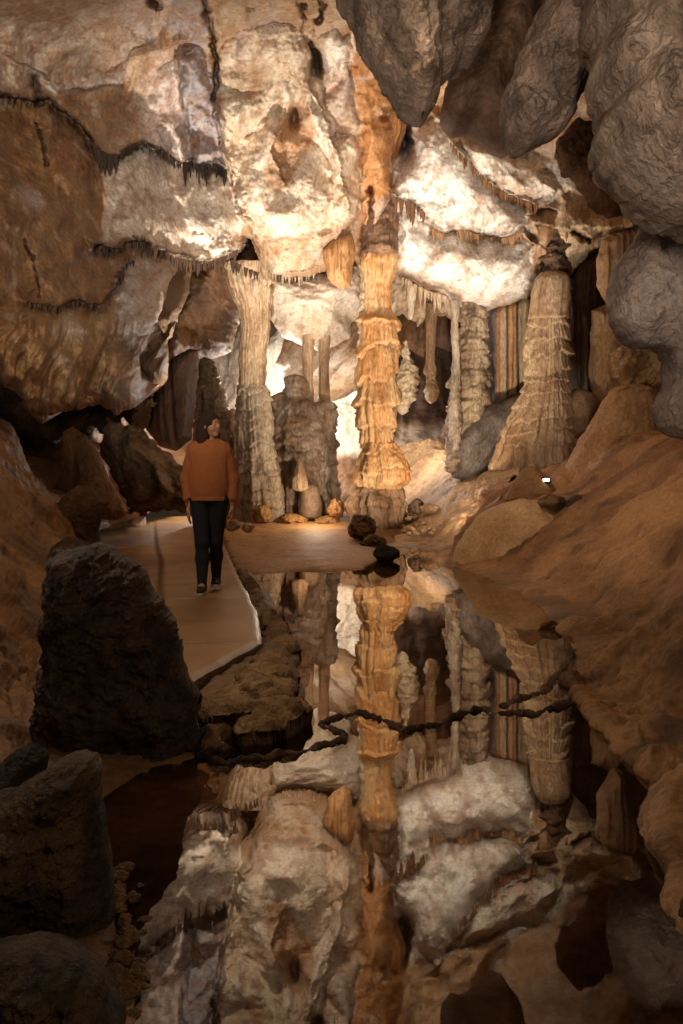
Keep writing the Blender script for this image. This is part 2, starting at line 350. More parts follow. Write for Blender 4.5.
LOBES = [  # outline in photo pixels, edge rounding px, amplitude m, colour or None
 ([(221,48),(236,34),(250,29),(273,25),(302,33),(313,50),(310,77),(289,106),(270,122),(240,140),(226,146),(219,113),(216,78)],22,.55,lin(224,204,178)),
 ([(284,110),(262,120),(248,138),(241,158),(238,200),(243,214),(266,238),(305,240),(327,226),(333,200),(331,172),(318,150),(300,138)],20,.6,lin(232,214,190)),
 ([(331,138),(353,132),(361,161),(358,206),(342,232),(321,246),(328,215),(332,190)],12,.4,lin(226,206,180)),
 ([(340,69),(353,64),(359,93),(368,129),(353,133),(339,135),(327,122),(325,103),(332,80)],10,.4,lin(196,172,150)),
 ([(317,61),(321,42),(334,27),(343,39),(353,28),(358,64),(337,77),(327,97),(320,84)],9,.3,lin(238,224,206)),
 ([(311,100),(324,116),(338,138),(328,161),(305,137),(300,120)],8,.35,lin(236,220,200)),
 ([(264,240),(290,238),(327,228),(352,224),(350,240),(328,252),(311,270),(290,276),(268,276)],10,.25,lin(206,182,154)),
 ([(179,58),(202,52),(211,80),(219,104),(226,119),(224,155),(212,164),(191,166),(193,145),(181,112),(177,84)],9,.45,lin(172,164,166)),
 ([(148,66),(176,56),(177,84),(180,112),(192,146),(189,164),(172,158),(158,148),(146,120)],9,.3,lin(222,206,196)),
 ([(180,-10),(204,-20),(207,30),(203,52),(179,58),(160,50),(166,20)],10,.25,lin(164,150,142)),
 ([(105,165),(118,153),(140,147),(160,151),(189,168),(226,178),(240,219),(238,246),(218,254),(179,250),(150,243),(128,238),(104,242),(99,200)],20,.55,lin(238,224,206)),
 ([(391,170),(400,150),(411,130),(436,118),(454,140),(474,168),(506,198),(541,214),(536,236),(506,240),(470,234),(431,226),(396,195)],18,.55,lin(246,238,226)),
 ([(456,138),(480,142),(506,150),(556,178),(563,190),(540,202),(512,192),(491,182),(468,160)],9,.45,lin(242,230,214)),
 ([(400,212),(431,226),(470,238),(520,240),(538,250),(537,287),(512,306),(487,312),(460,306),(436,288),(400,276),(392,240)],20,.55,lin(246,238,226)),
 ([(455,56),(475,96),(506,134),(500,148),(470,137),(454,136),(438,116),(440,86)],10,.4,lin(210,172,132)),
 ([(524,214),(545,206),(560,214),(556,262),(540,285),(530,250)],8,.4,lin(190,156,124)),
 ([(558,186),(575,203),(600,214),(625,215),(648,192),(652,212),(634,234),(595,250),(566,275),(554,262),(556,226)],10,.4,lin(230,206,172)),
 ([(35,45),(90,32),(125,28),(152,40),(126,60),(95,77),(50,92),(40,70)],12,.35,lin(196,172,148)),
 ([(44,86),(95,74),(122,62),(132,66),(122,82),(92,92),(50,98)],6,.3,lin(216,200,188)),
 ([(-60,20),(10,20),(30,40),(36,70),(34,90),(12,94),(-60,86)],12,.3,lin(190,166,142)),
 ([(125,62),(165,34),(178,52),(138,76),(130,102),(124,94)],7,.35,lin(206,176,140)),
 ([(-60,-90),(60,-90),(90,0),(60,28),(10,16),(-60,14)],16,.3,lin(180,150,122)),
 ([(70,-90),(150,-90),(160,0),(150,36),(120,24),(85,28)],16,.3,lin(176,154,138)),
 ([(220,-90),(330,-90),(322,0),(300,28),(262,22),(236,30),(216,44),(212,0)],14,.35,lin(178,150,118)),
 ([(179,268),(170,300),(157,328),(141,354),(120,342),(116,305),(124,276),(150,262)],14,.5,lin(214,202,194)),
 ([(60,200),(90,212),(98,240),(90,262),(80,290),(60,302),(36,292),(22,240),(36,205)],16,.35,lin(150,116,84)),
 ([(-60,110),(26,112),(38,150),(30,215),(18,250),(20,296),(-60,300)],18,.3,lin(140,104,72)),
 ([(42,112),(62,112),(84,126),(96,150),(98,190),(70,196),(50,180),(42,150)],10,.35,lin(170,132,98)),
 ([(-40,320),(16,308),(34,340),(30,380),(20,402),(0,384),(-40,376)],12,.4,lin(176,134,90)),
 ([(22,310),(58,306),(62,350),(52,400),(38,418),(28,380)],11,.4,lin(190,150,104)),
 ([(58,308),(94,306),(98,350),(86,395),(64,412),(54,370)],11,.45,lin(196,158,114)),
 ([(94,310),(114,300),(122,342),(142,358),(145,384),(139,404),(120,414),(98,402)],11,.45,lin(200,170,136)),
 ([(352,30),(375,45),(395,70),(402,105),(396,150),(392,200),(378,260),(366,262),(364,200),(360,120),(352,70)],9,.45,lin(186,132,82))]
CREASE = [  # polyline (side above the line / left of travel stands proud), amplitude m, reach px, dark band strength, dark below px
 ([(-40,90),(10,96),(30,100),(45,97),(62,110),(80,124),(92,142),(105,156),(118,155),(128,147),(145,143),(158,149),(172,160),(184,166)], .55, 14, 1., 9),
 ([(182,164),(195,160),(205,166),(214,160),(226,170)], .5, 14, 1., 8),
 ([(180,50),(179,75),(182,100),(189,128),(192,150),(196,166)], .35, 14, .0, 3),
 ([(212,95),(216,120),(221,150),(232,175),(240,212),(262,244)], .55, 26, .35, 3),
 ([(262,244),(285,236),(305,240),(330,236),(352,220),(366,200)], .25, 20, .15, 4),
 ([(352,222),(340,160),(322,110),(308,84),(312,40)], .35, 22, .15, 3),
 ([(285,186),(270,150),(284,118),(296,102),(304,108)], .25, 16, .25, 3),
 ([(388,192),(402,199),(415,203),(424,210),(430,222)], .5, 14, .9, 6),
 ([(448,138),(460,152),(474,166),(492,184),(510,194),(524,200),(540,206),(552,196),(560,184)], .4, 16, .45, 9),
 ([(428,224),(446,232),(462,226),(480,232),(496,236),(512,234),(524,222)], .4, 14, .5, 10),
 ([(540,246),(520,232),(526,214),(544,206),(560,212)], .3, 12, .3, 3),
 ([(560,228),(578,232),(594,240),(612,234),(632,228),(650,205)], .5, 14, .5, 5),
 ([(88,252),(100,244),(115,248),(128,240),(142,239),(152,246),(172,254),(188,259),(206,262),(240,249)], .7, 14, 1., 9),
 ([(22,300),(40,304),(60,306),(76,299),(100,306),(114,288),(122,266),(132,250)], .35, 18, .7, 9),
 ([(395,60),(418,100),(437,118),(450,128),(470,140)], .3, 14, .2, 4),
 ([(150,330),(138,352),(120,372),(100,392)], .3, 14, .0, 4),
 ([(246,8),(252,30),(262,36),(300,30),(310,6)], .3, 12, .2, 4),
 ([(0,52),(40,70),(60,94)], .2, 10, .1, 3),
 ([(62,92),(120,82),(128,60),(165,48),(200,35)], .25, 12, .25, 3),
]
GROOVE = [  # dark open crevices: polyline, half width px, depth m
 ([(203,-10),(207,14),(213,36),(216,58),(216,84),(213,100)], 2.4, .6), ([(311,44),(316,56),(319,72)], 4, .9), ([(303,4),(305,16)], 3, .5),
 ([(394,118),(402,130),(404,146)], 8, 1.2), ([(34,78),(38,90),(40,104)], 3, .5), ([(36,124),(43,142),(47,164)], 1.5, .5),
 ([(152,0),(158,6)], 5, .9), ([(24,240),(36,270),(40,296)], 1.2, .4), ([(322,4),(319,20)], 3, .6), ([(576,232),(590,240),(600,234)],4,.6), ([(370,190),(372,215),(367,246)], 2.5, .5)]
def wall_depth(u, v, full=False):
    Y = net_eval(US, VS, TD, u, v)
    X, Z = (u-CX)*Y/F, CH-(v-HY)*Y/F
    # smooth scalloped billows
    wu = u+10*noise(u/55, v/55, 0, 1); wv = v+10*noise(u/55, v/55, 5, 2)
    d = .3*fbm(wu/62, wv/62, 0, 3, 3)+.08*(1-np.abs(noise(wu/34, wv/44, 2, 8))*2.4)
    for (bu, bv, ru, rv, an, am) in BUMP:
        a = math.radians(an); du, dv = wu-bu, wv-bv
        p, q = du*math.cos(a)+dv*math.sin(a), -du*math.sin(a)+dv*math.cos(a)
        k = (p/ru)**2+(q/rv)**2
        d = d+am*np.exp(-k*1.1)
    nl = u+9*noise(u/30, v/30, 3, 161)+4*noise(u/11, v/11, 3, 162)+1.2*noise(u/4, v/4, 3, 166); ml = v+9*noise(u/30, v/30, 8, 163)+4*noise(u/11, v/11, 8, 164)+1.2*noise(u/4, v/4, 8, 167)
    for P, R_, am, c in LOBES:
        P_ = np.array(P); m = (u > P_[:,0].min()-12) & (u < P_[:,0].max()+12) & (v > P_[:,1].min()-12) & (v < P_[:,1].max()+12)
        if not m.any(): continue
        q = np.clip(poly_sd(nl[m], ml[m], P)/(R_*1.3), 0, 1); d[m] += am*(.8 if P[0][0] > 170 else .42)*(.55*sst(0, 1, q)+.45*np.sqrt(np.maximum(1-(1-q)**2, 0)))
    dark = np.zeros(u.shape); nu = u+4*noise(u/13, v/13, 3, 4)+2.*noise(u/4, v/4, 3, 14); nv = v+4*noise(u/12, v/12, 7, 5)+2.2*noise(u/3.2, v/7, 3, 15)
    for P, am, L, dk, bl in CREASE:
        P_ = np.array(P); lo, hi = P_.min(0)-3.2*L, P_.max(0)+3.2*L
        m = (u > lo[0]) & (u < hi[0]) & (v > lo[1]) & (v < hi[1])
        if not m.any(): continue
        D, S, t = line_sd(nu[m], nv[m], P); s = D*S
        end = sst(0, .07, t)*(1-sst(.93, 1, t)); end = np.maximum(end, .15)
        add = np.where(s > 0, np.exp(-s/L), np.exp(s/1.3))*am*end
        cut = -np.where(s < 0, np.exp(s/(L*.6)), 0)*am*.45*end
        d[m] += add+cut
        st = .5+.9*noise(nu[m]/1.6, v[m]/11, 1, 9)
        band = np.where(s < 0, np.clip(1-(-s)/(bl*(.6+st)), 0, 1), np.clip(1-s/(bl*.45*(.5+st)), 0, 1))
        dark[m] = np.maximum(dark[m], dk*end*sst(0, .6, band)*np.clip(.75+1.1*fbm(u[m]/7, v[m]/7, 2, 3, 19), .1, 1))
    for P, w, dp in GROOVE:
        P_ = np.array(P); m = (u > P_[:,0].min()-3*w-5) & (u < P_[:,0].max()+3*w+5) & (v > P_[:,1].min()-3*w-5) & (v < P_[:,1].max()+3*w+5)
        if not m.any(): continue
        D, S, t = line_sd(nu[m], nv[m], P); g = np.exp(-(D/w/(.55+1.1*np.abs(noise(u[m]/8, v[m]/8, 5, 17)+.3)))**2)
        d[m] -= dp*g; dark[m] = np.maximum(dark[m], .8*sst(.3, 1., g)*np.clip(.8+1.2*fbm(u[m]/6, v[m]/6, 4, 3, 18), 0, 1))
    # surface grain: streaky flutes on the left hang, crisp wrinkles everywhere
    lf = np.clip(sst(300, 330, v)*(1-sst(150, 190, u)), 0, 1)
    d = d+lf*.26*ridged((u+.35*v+14*noise(u/40, v/40, 4, 77))/24, v/150, 0, 3, 21)
    d = d+.045*fbm(X*1.8, Y*1.8, Z*1.8, 7, 31, g=.66)+.03*ridged(X*2.2, Y*2.2, Z*3, 3, 37)*sst(-.1, .5, noise(u/50, v/50, 9, 40))
    return (Y-d, dark) if full else Y-d
HEM = [(-90,-115),(770,-115),(770,310),(700,268),(650,210),(634,234),(612,238),(595,250),(580,262),(568,280),(556,262),(545,262),(537,287),(528,298),(510,306),(487,312),(462,309),(446,296),(436,290),(420,286),(400,275),(385,286),(366,292),
       (354,262),(345,272),(330,268),(315,274),(290,277),(272,274),(262,262),(250,240),(243,236),(240,250),(232,258),(211,264),(190,262),(179,264),(173,284),(166,304),(157,325),(146,340),(141,355),(144,383),(140,403),(128,412),(118,414),(106,406),(84,400),(70,410),(56,414),(42,421),(28,412),(10,388),(-10,368),(-90,360)]
AREAS = [  # polygon, colour, softness px, mottling
 ([(-90,-115),(770,-115),(770,320),(-90,320)], TAN*.92, 1, 0), ([(-90,96),(45,100),(105,156),(100,245),(142,262),(170,270),(150,440),(-90,440)], lin(150,114,80), 5, 0),  # overhang brown, darkened to stand in for the ledge's shade
 ([(-40,-40),(150,-40),(200,30),(130,85),(60,95),(0,80),(-40,70)], lin(186,164,146), 8, 0),
 ([(42,86),(60,80),(100,74),(126,62),(130,70),(122,82),(90,92),(50,96)], lin(214,200,190), 4, 0),
 ([(128,66),(180,55),(186,100),(196,140),(190,160),(176,160),(160,150),(140,140),(120,140),(112,120),(120,95)], lin(200,180,160), 4, 0),
 ([(152,90),(180,70),(186,110),(194,150),(184,160),(165,148),(146,140)], lin(226,214,206), 3, 0),
 ([(92,96),(125,90),(140,110),(130,135),(105,140)], lin(150,122,98), 6, 0),
 ([(96,165),(118,152),(140,145),(165,156),(184,170),(225,176),(238,200),(240,248),(208,258),(170,250),(148,240),(128,236),(104,242),(100,200)], lin(240,226,208), 3, 1),
 ([(98,170),(106,170),(112,200),(108,225),(98,230)], lin(170,110,60), 3, 0),
 ([(178,50),(205,40),(216,90),(218,130),(228,160),(218,168),(194,168),(182,120)], lin(176,168,170), 3, 0),
 ([(180,-20),(205,-20),(208,40),(178,55),(165,40)], lin(160,148,142), 4, 0),
 ([(214,90),(225,40),(262,34),(310,36),(322,90),(345,150),(352,222),(330,240),(285,240),(262,246),(240,215),(222,150)], lin(226,206,180), 3, 1),
 ([(232,85),(262,55),(290,60),(275,95),(250,108),(236,104)], lin(168,142,112), 7, 0),
 ([(240,35),(268,20),(300,30),(270,50),(235,70),(222,50)], lin(166,142,118), 6, 0),
 ([(240,205),(262,180),(300,200),(325,215),(310,236),(270,240)], lin(240,228,210), 6, 0),
 ([(-80,-80),(-81,-80),(-80,-81)], lin(176,112,62), 4, 0),
 ([(262,240),(300,238),(345,232),(356,262),(345,275),(290,280),(262,268)], lin(196,170,142), 3, 0),
 ([(322,40),(340,30),(352,60),(356,110),(352,170),(340,140),(324,96)], lin(236,222,204), 3, 0),
 ([(326,95),(345,70),(350,110),(335,125)], lin(182,158,142), 3, 0), ([(338,115),(348,110),(352,128),(344,136)], lin(120,76,40), 2, 0),
 ([(352,20),(400,60),(408,110),(392,140),(396,200),(385,260),(360,262),(366,180),(358,110),(346,60)], lin(178,122,72), 4, 0),
 ([(395,150),(410,118),(450,128),(480,128),(510,140),(560,170),(575,190),(552,205),(530,210),(528,240),(520,290),(490,312),(455,306),(430,285),(400,272),(392,210)], lin(246,238,226), 3, 1),
 ([(400,100),(440,112),(470,130),(500,150),(480,110),(455,60),(420,60)], lin(214,180,140), 4, 0),
 ([(520,240),(542,222),(556,240),(552,290),(530,295)], lin(176,140,108), 3, 0),
 ([(556,180),(600,200),(648,200),(650,180),(660,260),(600,250),(560,260)], lin(226,204,172), 3, 0),
 ([(560,110),(640,120),(650,190),(620,205),(575,190),(560,150)], lin(120,92,68), 4, 0),
 ([(118,268),(150,254),(182,262),(170,300),(152,338),(142,360),(108,350),(114,300)], lin(216,204,196), 3, 0),
 ([(20,300),(110,300),(105,345),(110,410),(30,420),(0,380)], lin(188,146,100), 8, 0)]
def wall_colour(u, v, V, dark):
    col = np.tile(TAN, (len(u), 1))
    nu = u+6*noise(u/22, v/22, 3, 61)+2.5*noise(u/7, v/7, 3, 62); nv = v+6*noise(u/22, v/22, 8, 63)+2.5*noise(u/7, v/7, 8, 64)
    for P, c, sf, kk in AREAS:
        col = mixc(col, sst(-sf, sf, poly_sd(nu, nv, P)), c)
    nl = u+9*noise(u/30, v/30, 3, 161)+4*noise(u/11, v/11, 3, 162)+1.2*noise(u/4, v/4, 3, 166); ml = v+9*noise(u/30, v/30, 8, 163)+4*noise(u/11, v/11, 8, 164)+1.2*noise(u/4, v/4, 8, 167)
    for P, R_, am, c in LOBES:
        q = poly_sd(nl, ml, P); col = mixc(col, sst(-1, 2.5, q)*.8, c)
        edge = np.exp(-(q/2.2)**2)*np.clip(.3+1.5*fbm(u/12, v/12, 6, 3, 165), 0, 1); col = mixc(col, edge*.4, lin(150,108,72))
    col = mixc(col, sst(-3, 3, poly_sd(nl, ml, [(288,104),(298,100),(312,112),(316,132),(306,158),(292,186),(280,192),(268,188),(262,170),(270,146),(282,122)])/1.6)*.75, lin(184,136,94)); col = mixc(col, np.exp(-((nl-276)/13)**2-((ml-184)/7)**2)*.8, lin(120,86,60)); col = mixc(col, np.exp(-((nl-296)/6)**2-((ml-120)/14)**2)*.7, lin(130,96,66))
    col = mixc(col, sst(-5, 5, poly_sd(nl, ml, [(236,68),(258,58),(274,68),(268,88),(256,104),(240,100),(232,86)]))*.8, lin(166,138,108))
    n = fbm(u/30, v/30, 1, 5, 70, g=.6); col = mixc(col, sst(.12, .75, n)*.55, OCH*.9)
    n = ridged((u+.4*v)/26, (v-.3*u)/40, 1, 4, 71); col = mixc(col, sst(1.15, 1.75, n)*.5, lin(160,104,60))
    n = fbm(u/14, v/14, 4, 5, 72, g=.65); col = mixc(col, sst(.25, .8, n)*.45, lin(150,116,84))
    n = ridged((u-.5*v+8*noise(u/20, v/20, 1, 170))/9, (v+.3*u)/60, 3, 3, 171); col = mixc(col, sst(1.1, 1.6, n)*.35*sst(-.2, .4, noise(u/40, v/40, 3, 172)), lin(170,120,76))
    n = fbm(u/45, v/45, 9, 4, 73); col = mixc(col, sst(.2, .6, n)*.45, lin(196,184,178))
    v_ = ridged(u/20+.8*noise(u/15, v/15, 2, 74), v/20, 6, 2, 75); col = mixc(col, sst(1.33, 1.5, v_)*.55, lin(120,84,56))
    n = fbm(V[:,0]*5, V[:,1]*5, V[:,2]*5, 5, 175, g=.65); col = mixc(col, sst(.1, .7, n)*.4, lin(120,88,62)); n = fbm(V[:,0]*3, V[:,1]*3, V[:,2]*3, 4, 176); col = mixc(col, sst(.15, .6, n)*.3, lin(232,216,196))
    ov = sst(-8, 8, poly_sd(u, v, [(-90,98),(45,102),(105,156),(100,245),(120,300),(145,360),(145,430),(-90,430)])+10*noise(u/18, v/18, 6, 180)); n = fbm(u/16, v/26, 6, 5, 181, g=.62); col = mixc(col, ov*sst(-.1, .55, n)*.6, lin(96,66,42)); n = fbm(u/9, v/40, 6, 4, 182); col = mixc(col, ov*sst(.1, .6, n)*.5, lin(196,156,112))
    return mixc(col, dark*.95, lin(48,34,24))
def build_wall():
    hu = 1.0
    us = np.arange(-90, 770, hu); vs = np.arange(-110, 428, hu)
    U, Vv = np.meshgrid(us, vs)
    P = np.array(HEM, float)
    sd = poly_sd(U, Vv, P)+1.8*fbm(U/9, Vv/9, 0, 4, 80)+np.where(U < 175, 9, 3)*(fbm(U/26, Vv/26, 4, 3, 83)+.25*np.abs(noise(U/9, Vv/40, 4, 84)))*sst(200, 250, Vv)+1.5*noise(U/2.2, Vv/30, 0, 81)
    gv, gu = np.gradient(sd, hu); gl = np.hypot(gu, gv)+1e-6
    st = np.clip(np.where(sd < 0, -sd, 0), 0, 1.5*hu)
    U2, V2 = U+gu/gl*st, Vv+gv/gl*st; s = np.maximum(sd, 0)
    Y, dark = wall_depth(U2.ravel(), V2.ravel(), True); Y = Y.reshape(U.shape); dark = dark.reshape(U.shape)
    R = 16; q = np.clip(s/R, 0, 1); lower = Vv > 150
    Y = Y+np.where(lower, 1.0*(1-np.sqrt(np.maximum(1-(1-q)**2, 0))), 0)
    cin = (sd[:-1,:-1] > 0) | (sd[1:,:-1] > 0) | (sd[:-1,1:] > 0) | (sd[1:,1:] > 0)
    X, Z = (U2-CX)*Y/F, CH-(V2-HY)*Y/F
    used = np.zeros(U.shape, bool)
    for a in (0, 1):
        for b in (0, 1): used[a:a+len(vs)-1, b:b+len(us)-1] |= cin
    idx = -np.ones(U.shape, np.int64); n = used.sum(); idx[used] = np.arange(n)
    V = np.stack([X[used], Y[used], Z[used]], 1)
    a, b, c, d = idx[:-1,:-1][cin], idx[:-1,1:][cin], idx[1:,1:][cin], idx[1:,:-1][cin]
    Q = np.stack([a, d, c, b], 1)
    # a back skin 2.5 m deep closes the body
    bd = used & (sd <= 0); Vb = V.copy(); Vb[:, 1] += 2.2; Vb[:, 2] += .5
    bi = idx[bd]
    # rim quads
    e = np.sort(np.concatenate([Q[:, [0, 1]], Q[:, [1, 2]], Q[:, [2, 3]], Q[:, [3, 0]]]), 1)
    key = e[:, 0]*n+e[:, 1]; k, cnt = np.unique(key, return_counts=True); k = k[cnt == 1]; e0, e1 = k//n, k % n
    rim = np.stack([e0, e1, e1+n, e0+n], 1)
    Qb = np.stack([a, b, c, d], 1)+n
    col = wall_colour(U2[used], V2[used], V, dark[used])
    Vb = Vb; colb = np.tile(BRN*.7, (n, 1))
    keep, inv = np.unique(np.concatenate([Q, rim, Qb]), return_inverse=True)
    VV = np.concatenate([V, Vb])[keep]; CC = np.concatenate([col, colb])[keep]
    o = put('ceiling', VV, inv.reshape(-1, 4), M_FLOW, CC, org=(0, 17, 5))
    tag(o, 'cream and tan scalloped limestone ceiling sweeping down over the cave pool', kind='structure')
    return o
build_wall()
# ------------------------------------------------------------------ back wall of the chamber
def back_col(V):
    u = CX+V[:,0]*F/V[:,1]; v = HY-(V[:,2]-CH)*F/V[:,1]
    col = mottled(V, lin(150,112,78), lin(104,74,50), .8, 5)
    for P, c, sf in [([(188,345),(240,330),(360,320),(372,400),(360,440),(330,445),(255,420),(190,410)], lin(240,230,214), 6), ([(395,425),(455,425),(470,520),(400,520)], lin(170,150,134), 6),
                     ([(335,405),(362,405),(362,455),(338,455)], lin(230,215,196), 4), ([(60,420),(115,430),(140,520),(60,500)], lin(170,118,66), 6), ([(395,290),(560,290),(560,425),(395,425)], lin(70,50,38), 8)]:  # pale rock patches also paint in the lamp-lit parts of the wall
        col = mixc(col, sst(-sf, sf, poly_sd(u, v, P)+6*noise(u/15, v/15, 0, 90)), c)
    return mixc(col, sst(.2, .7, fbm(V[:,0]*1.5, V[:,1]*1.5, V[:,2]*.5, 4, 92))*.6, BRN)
rows = [[(-160,-20,25),(60,-20,27),(200,60,29),(300,120,29),(420,120,28),(560,120,28),(760,60,24),(900,0,20)],
        [(-160,150,24),(60,180,27),(200,200,30),(300,230,27),(420,230,25.5),(560,230,25),(760,200,23),(900,150,19)],
        [(-160,300,22),(60,320,24),(180,330,30),(290,350,26),(420,330,25),(560,320,24),(760,300,22),(900,300,18)],
        [(-160,400,20),(60,420,19),(180,400,28),(290,400,26),(420,420,24.5),(560,400,23.5),(760,400,21),(900,400,17)],
        [(-160,480,16),(60,480,16),(180,460,26),(290,460,25),(420,470,23.5),(560,450,22.5),(760,450,20),(900,450,16)],
        [(-160,560,13),(60,540,14.5),(180,506,24),(290,520,23),(420,530,21),(560,520,20),(760,520,17),(900,560,14)]]
def back_extra(G): return .5*fbm(G[...,0]*.5, G[...,1]*.5, G[...,2]*.35, 3, 95)+.12*ridged(G[...,0]*1.8, G[...,1]*1.2, G[...,2]*.25, 3, 96)
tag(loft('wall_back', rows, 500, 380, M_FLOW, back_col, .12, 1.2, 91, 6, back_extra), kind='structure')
# ------------------------------------------------------------------ hanging masses behind the first hem
def cf(a, b, f=1.5, s=0, fz=1., stain=None, k=1.6):
    def fn(V):
        c = mottled(V, a, b, f, s, k, 5, fz)
        if stain is not None: c = mixc(c, sst(.15, .6, fbm(V[:,0]*2.2, V[:,1]*2.2, V[:,2]*.9, 4, s+3))*.7, stain)
        return c
    return fn
def wav(fx, fz, a, s=0, sl=0.): return lambda X, Z, Y: a*ridged((X+sl*Z)*fx, Z*fz, 0*X+3, 3, s)
tag(mass('hanging_flowstone', [(255,262),(270,268),(300,276),(330,270),(352,262),(372,268),(372,315),(352,322),(350,338),(338,344),(318,350),(300,344),(285,338),(272,322),(258,300)], 20.7, M_FLOW, cf(lin(232,216,196), CREAM, 1, 3, stain=lin(170,130,96)), R=1.2, Tf=1.1, Tb=1.5, relief=wav(1.1, 2.2, .08, 5, .6), edge=.06),
    'white scoop of ceiling flowstone hanging just above the twin thin columns', 'flowstone')
tag(mass('hanging_flowstone', [(300,318),(330,300),(352,300),(372,300),(385,330),(382,372),(362,386),(340,400),(318,404),(300,398),(282,385),(276,365),(284,340)], 23., M_FLOW, cf(lin(232,220,204), TAN, .8, 7, stain=lin(150,112,80)), R=1.3, Tf=1.2, Tb=1.2, relief=wav(1.4, .8, .12, 8, -.9), edge=.05),
    'pale folded ceiling lobe behind the twin thin columns, left of the tallest column', 'flowstone')
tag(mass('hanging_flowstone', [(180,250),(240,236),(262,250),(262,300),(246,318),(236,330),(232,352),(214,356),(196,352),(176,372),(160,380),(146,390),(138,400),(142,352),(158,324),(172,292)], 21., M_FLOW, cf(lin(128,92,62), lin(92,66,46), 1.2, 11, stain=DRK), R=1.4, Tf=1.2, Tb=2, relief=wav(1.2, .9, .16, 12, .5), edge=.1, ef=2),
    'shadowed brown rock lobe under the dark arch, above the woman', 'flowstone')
tag(mass('hanging_flowstone', [(385,262),(400,268),(440,285),(470,300),(560,290),(570,300),(566,330),(545,330),(528,312),(488,320),(474,322),(455,318),(438,312),(418,322),(402,312),(385,318)], 21., M_FLOW, cf(lin(206,186,160), lin(150,118,88), 1.6, 13, .4, stain=DRK), R=.8, Tf=.5, Tb=1.6, relief=wav(5, .7, .07, 14), edge=.1, ef=5),
    'fringed tan flowstone lip tucked under the brightest white ceiling lobe', 'flowstone')
# orange drapery tongue
def drape(name, label, cat, poly, Y, cols, fx=6, amp=.07, seed=0, Tf=.3, R=.5, Tb=.3, group=None, fz=.15, stripes=None, **kw):
    def rel(X, Z, Yy): return amp*ridged(X*fx+.3*noise(X*2, Z*.6, 1, seed), Z*fz, 0*X+1, 2, seed)
    def cfn(V):
        n = noise(V[:,0]*fx*.8, V[:,2]*.12, 0, seed+1)+.4*noise(V[:,0]*fx*2.5, V[:,2]*.3, 4, seed+2)
        m = np.clip(.5+1.5*n, 0, 1)[:, None]; c = cols[0]*(1-m)+cols[1]*m
        c = mixc(c, sst(.2, .6, noise(V[:,0]*fx*1.4, V[:,2]*.2, 9, seed+3))*.9, cols[2])
        if stripes is not None: c = stripes(V, c)
        return c
    return tag(mass(name, poly, Y, M_COL, cfn, R=R, Tf=Tf, Tb=Tb, relief=rel, edge=.03, seed=seed, rough=.03, **kw), label, cat, group)
drape('drapery', 'orange brown fluted drapery tongue left of the tallest column, under the cream ceiling', 'drapery', [(322,250),(335,238),(352,232),(356,252),(352,272),(350,286),(344,291),(334,284),(327,276),(324,262)], 18.3, (lin(208,156,102), lin(170,120,74), lin(104,68,42)), 10, .12, 3, Tf=.25)
drape('drapery', 'tan pointed stone drape on the right, beside the grey rock slab', 'drapery', [(596,262),(600,240),(618,232),(634,228),(640,240),(636,262),(628,285),(622,312),(612,316),(604,300),(597,285)], 17.5, (lin(210,176,138), lin(182,142,104), lin(134,96,66)), 8, .12, 4, Tf=.25)
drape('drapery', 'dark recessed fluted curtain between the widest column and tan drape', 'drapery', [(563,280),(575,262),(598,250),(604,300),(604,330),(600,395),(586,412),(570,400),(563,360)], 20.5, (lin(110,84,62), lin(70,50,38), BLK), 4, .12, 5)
drape('drapery', 'brown ribbed flowstone wall on the right behind the cone mound', 'drapery', [(592,312),(612,300),(632,316),(650,340),(662,352),(672,400),(664,430),(620,415),(596,412),(588,370)], 18.6, (lin(206,170,130), lin(160,124,88), lin(100,74,54)), 4, .2, 6, fz=1.2, R=1.)
def stripes(V, c):
    u = CX+V[:,0]*F/V[:,1]+1.2*noise(V[:,0], V[:,2]*.4, 0, 4)
    for a, b, cc in [(480,497,lin(118,104,98)),(497,501,lin(176,124,84)),(501,506,lin(200,172,140)),(506,509,lin(110,74,50)),(509,516,lin(196,150,110)),(516,519,lin(74,50,36)),(519,528,lin(206,186,150)),(528,536,lin(104,84,66))]:
        c = mixc(c, sst(a-.7, a+.7, u)*(1-sst(b-.7, b+.7, u)), cc)
    return c
drape('drapery', 'flat striped drapery panel of grey, rust and cream left of the widest column', 'drapery', [(484,306),(490,310),(528,296),(534,300),(534,350),(530,378),(518,392),(502,400),(490,408),(484,400)], 20., (CREAM, OCH, BRN), 7, .08, 8, Tf=.25, stripes=stripes)
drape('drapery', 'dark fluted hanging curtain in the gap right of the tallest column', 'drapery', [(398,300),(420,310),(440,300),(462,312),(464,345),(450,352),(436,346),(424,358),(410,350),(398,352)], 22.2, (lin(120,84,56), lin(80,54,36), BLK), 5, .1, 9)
drape('drapery', 'dark fluted pillar wall behind the woman, left side', 'drapery', [(150,372),(166,362),(190,348),(200,350),(196,400),(192,440),(176,452),(160,446),(146,430)], 19.5, (lin(110,76,50), lin(70,48,34), BLK), 4, .14, 10)
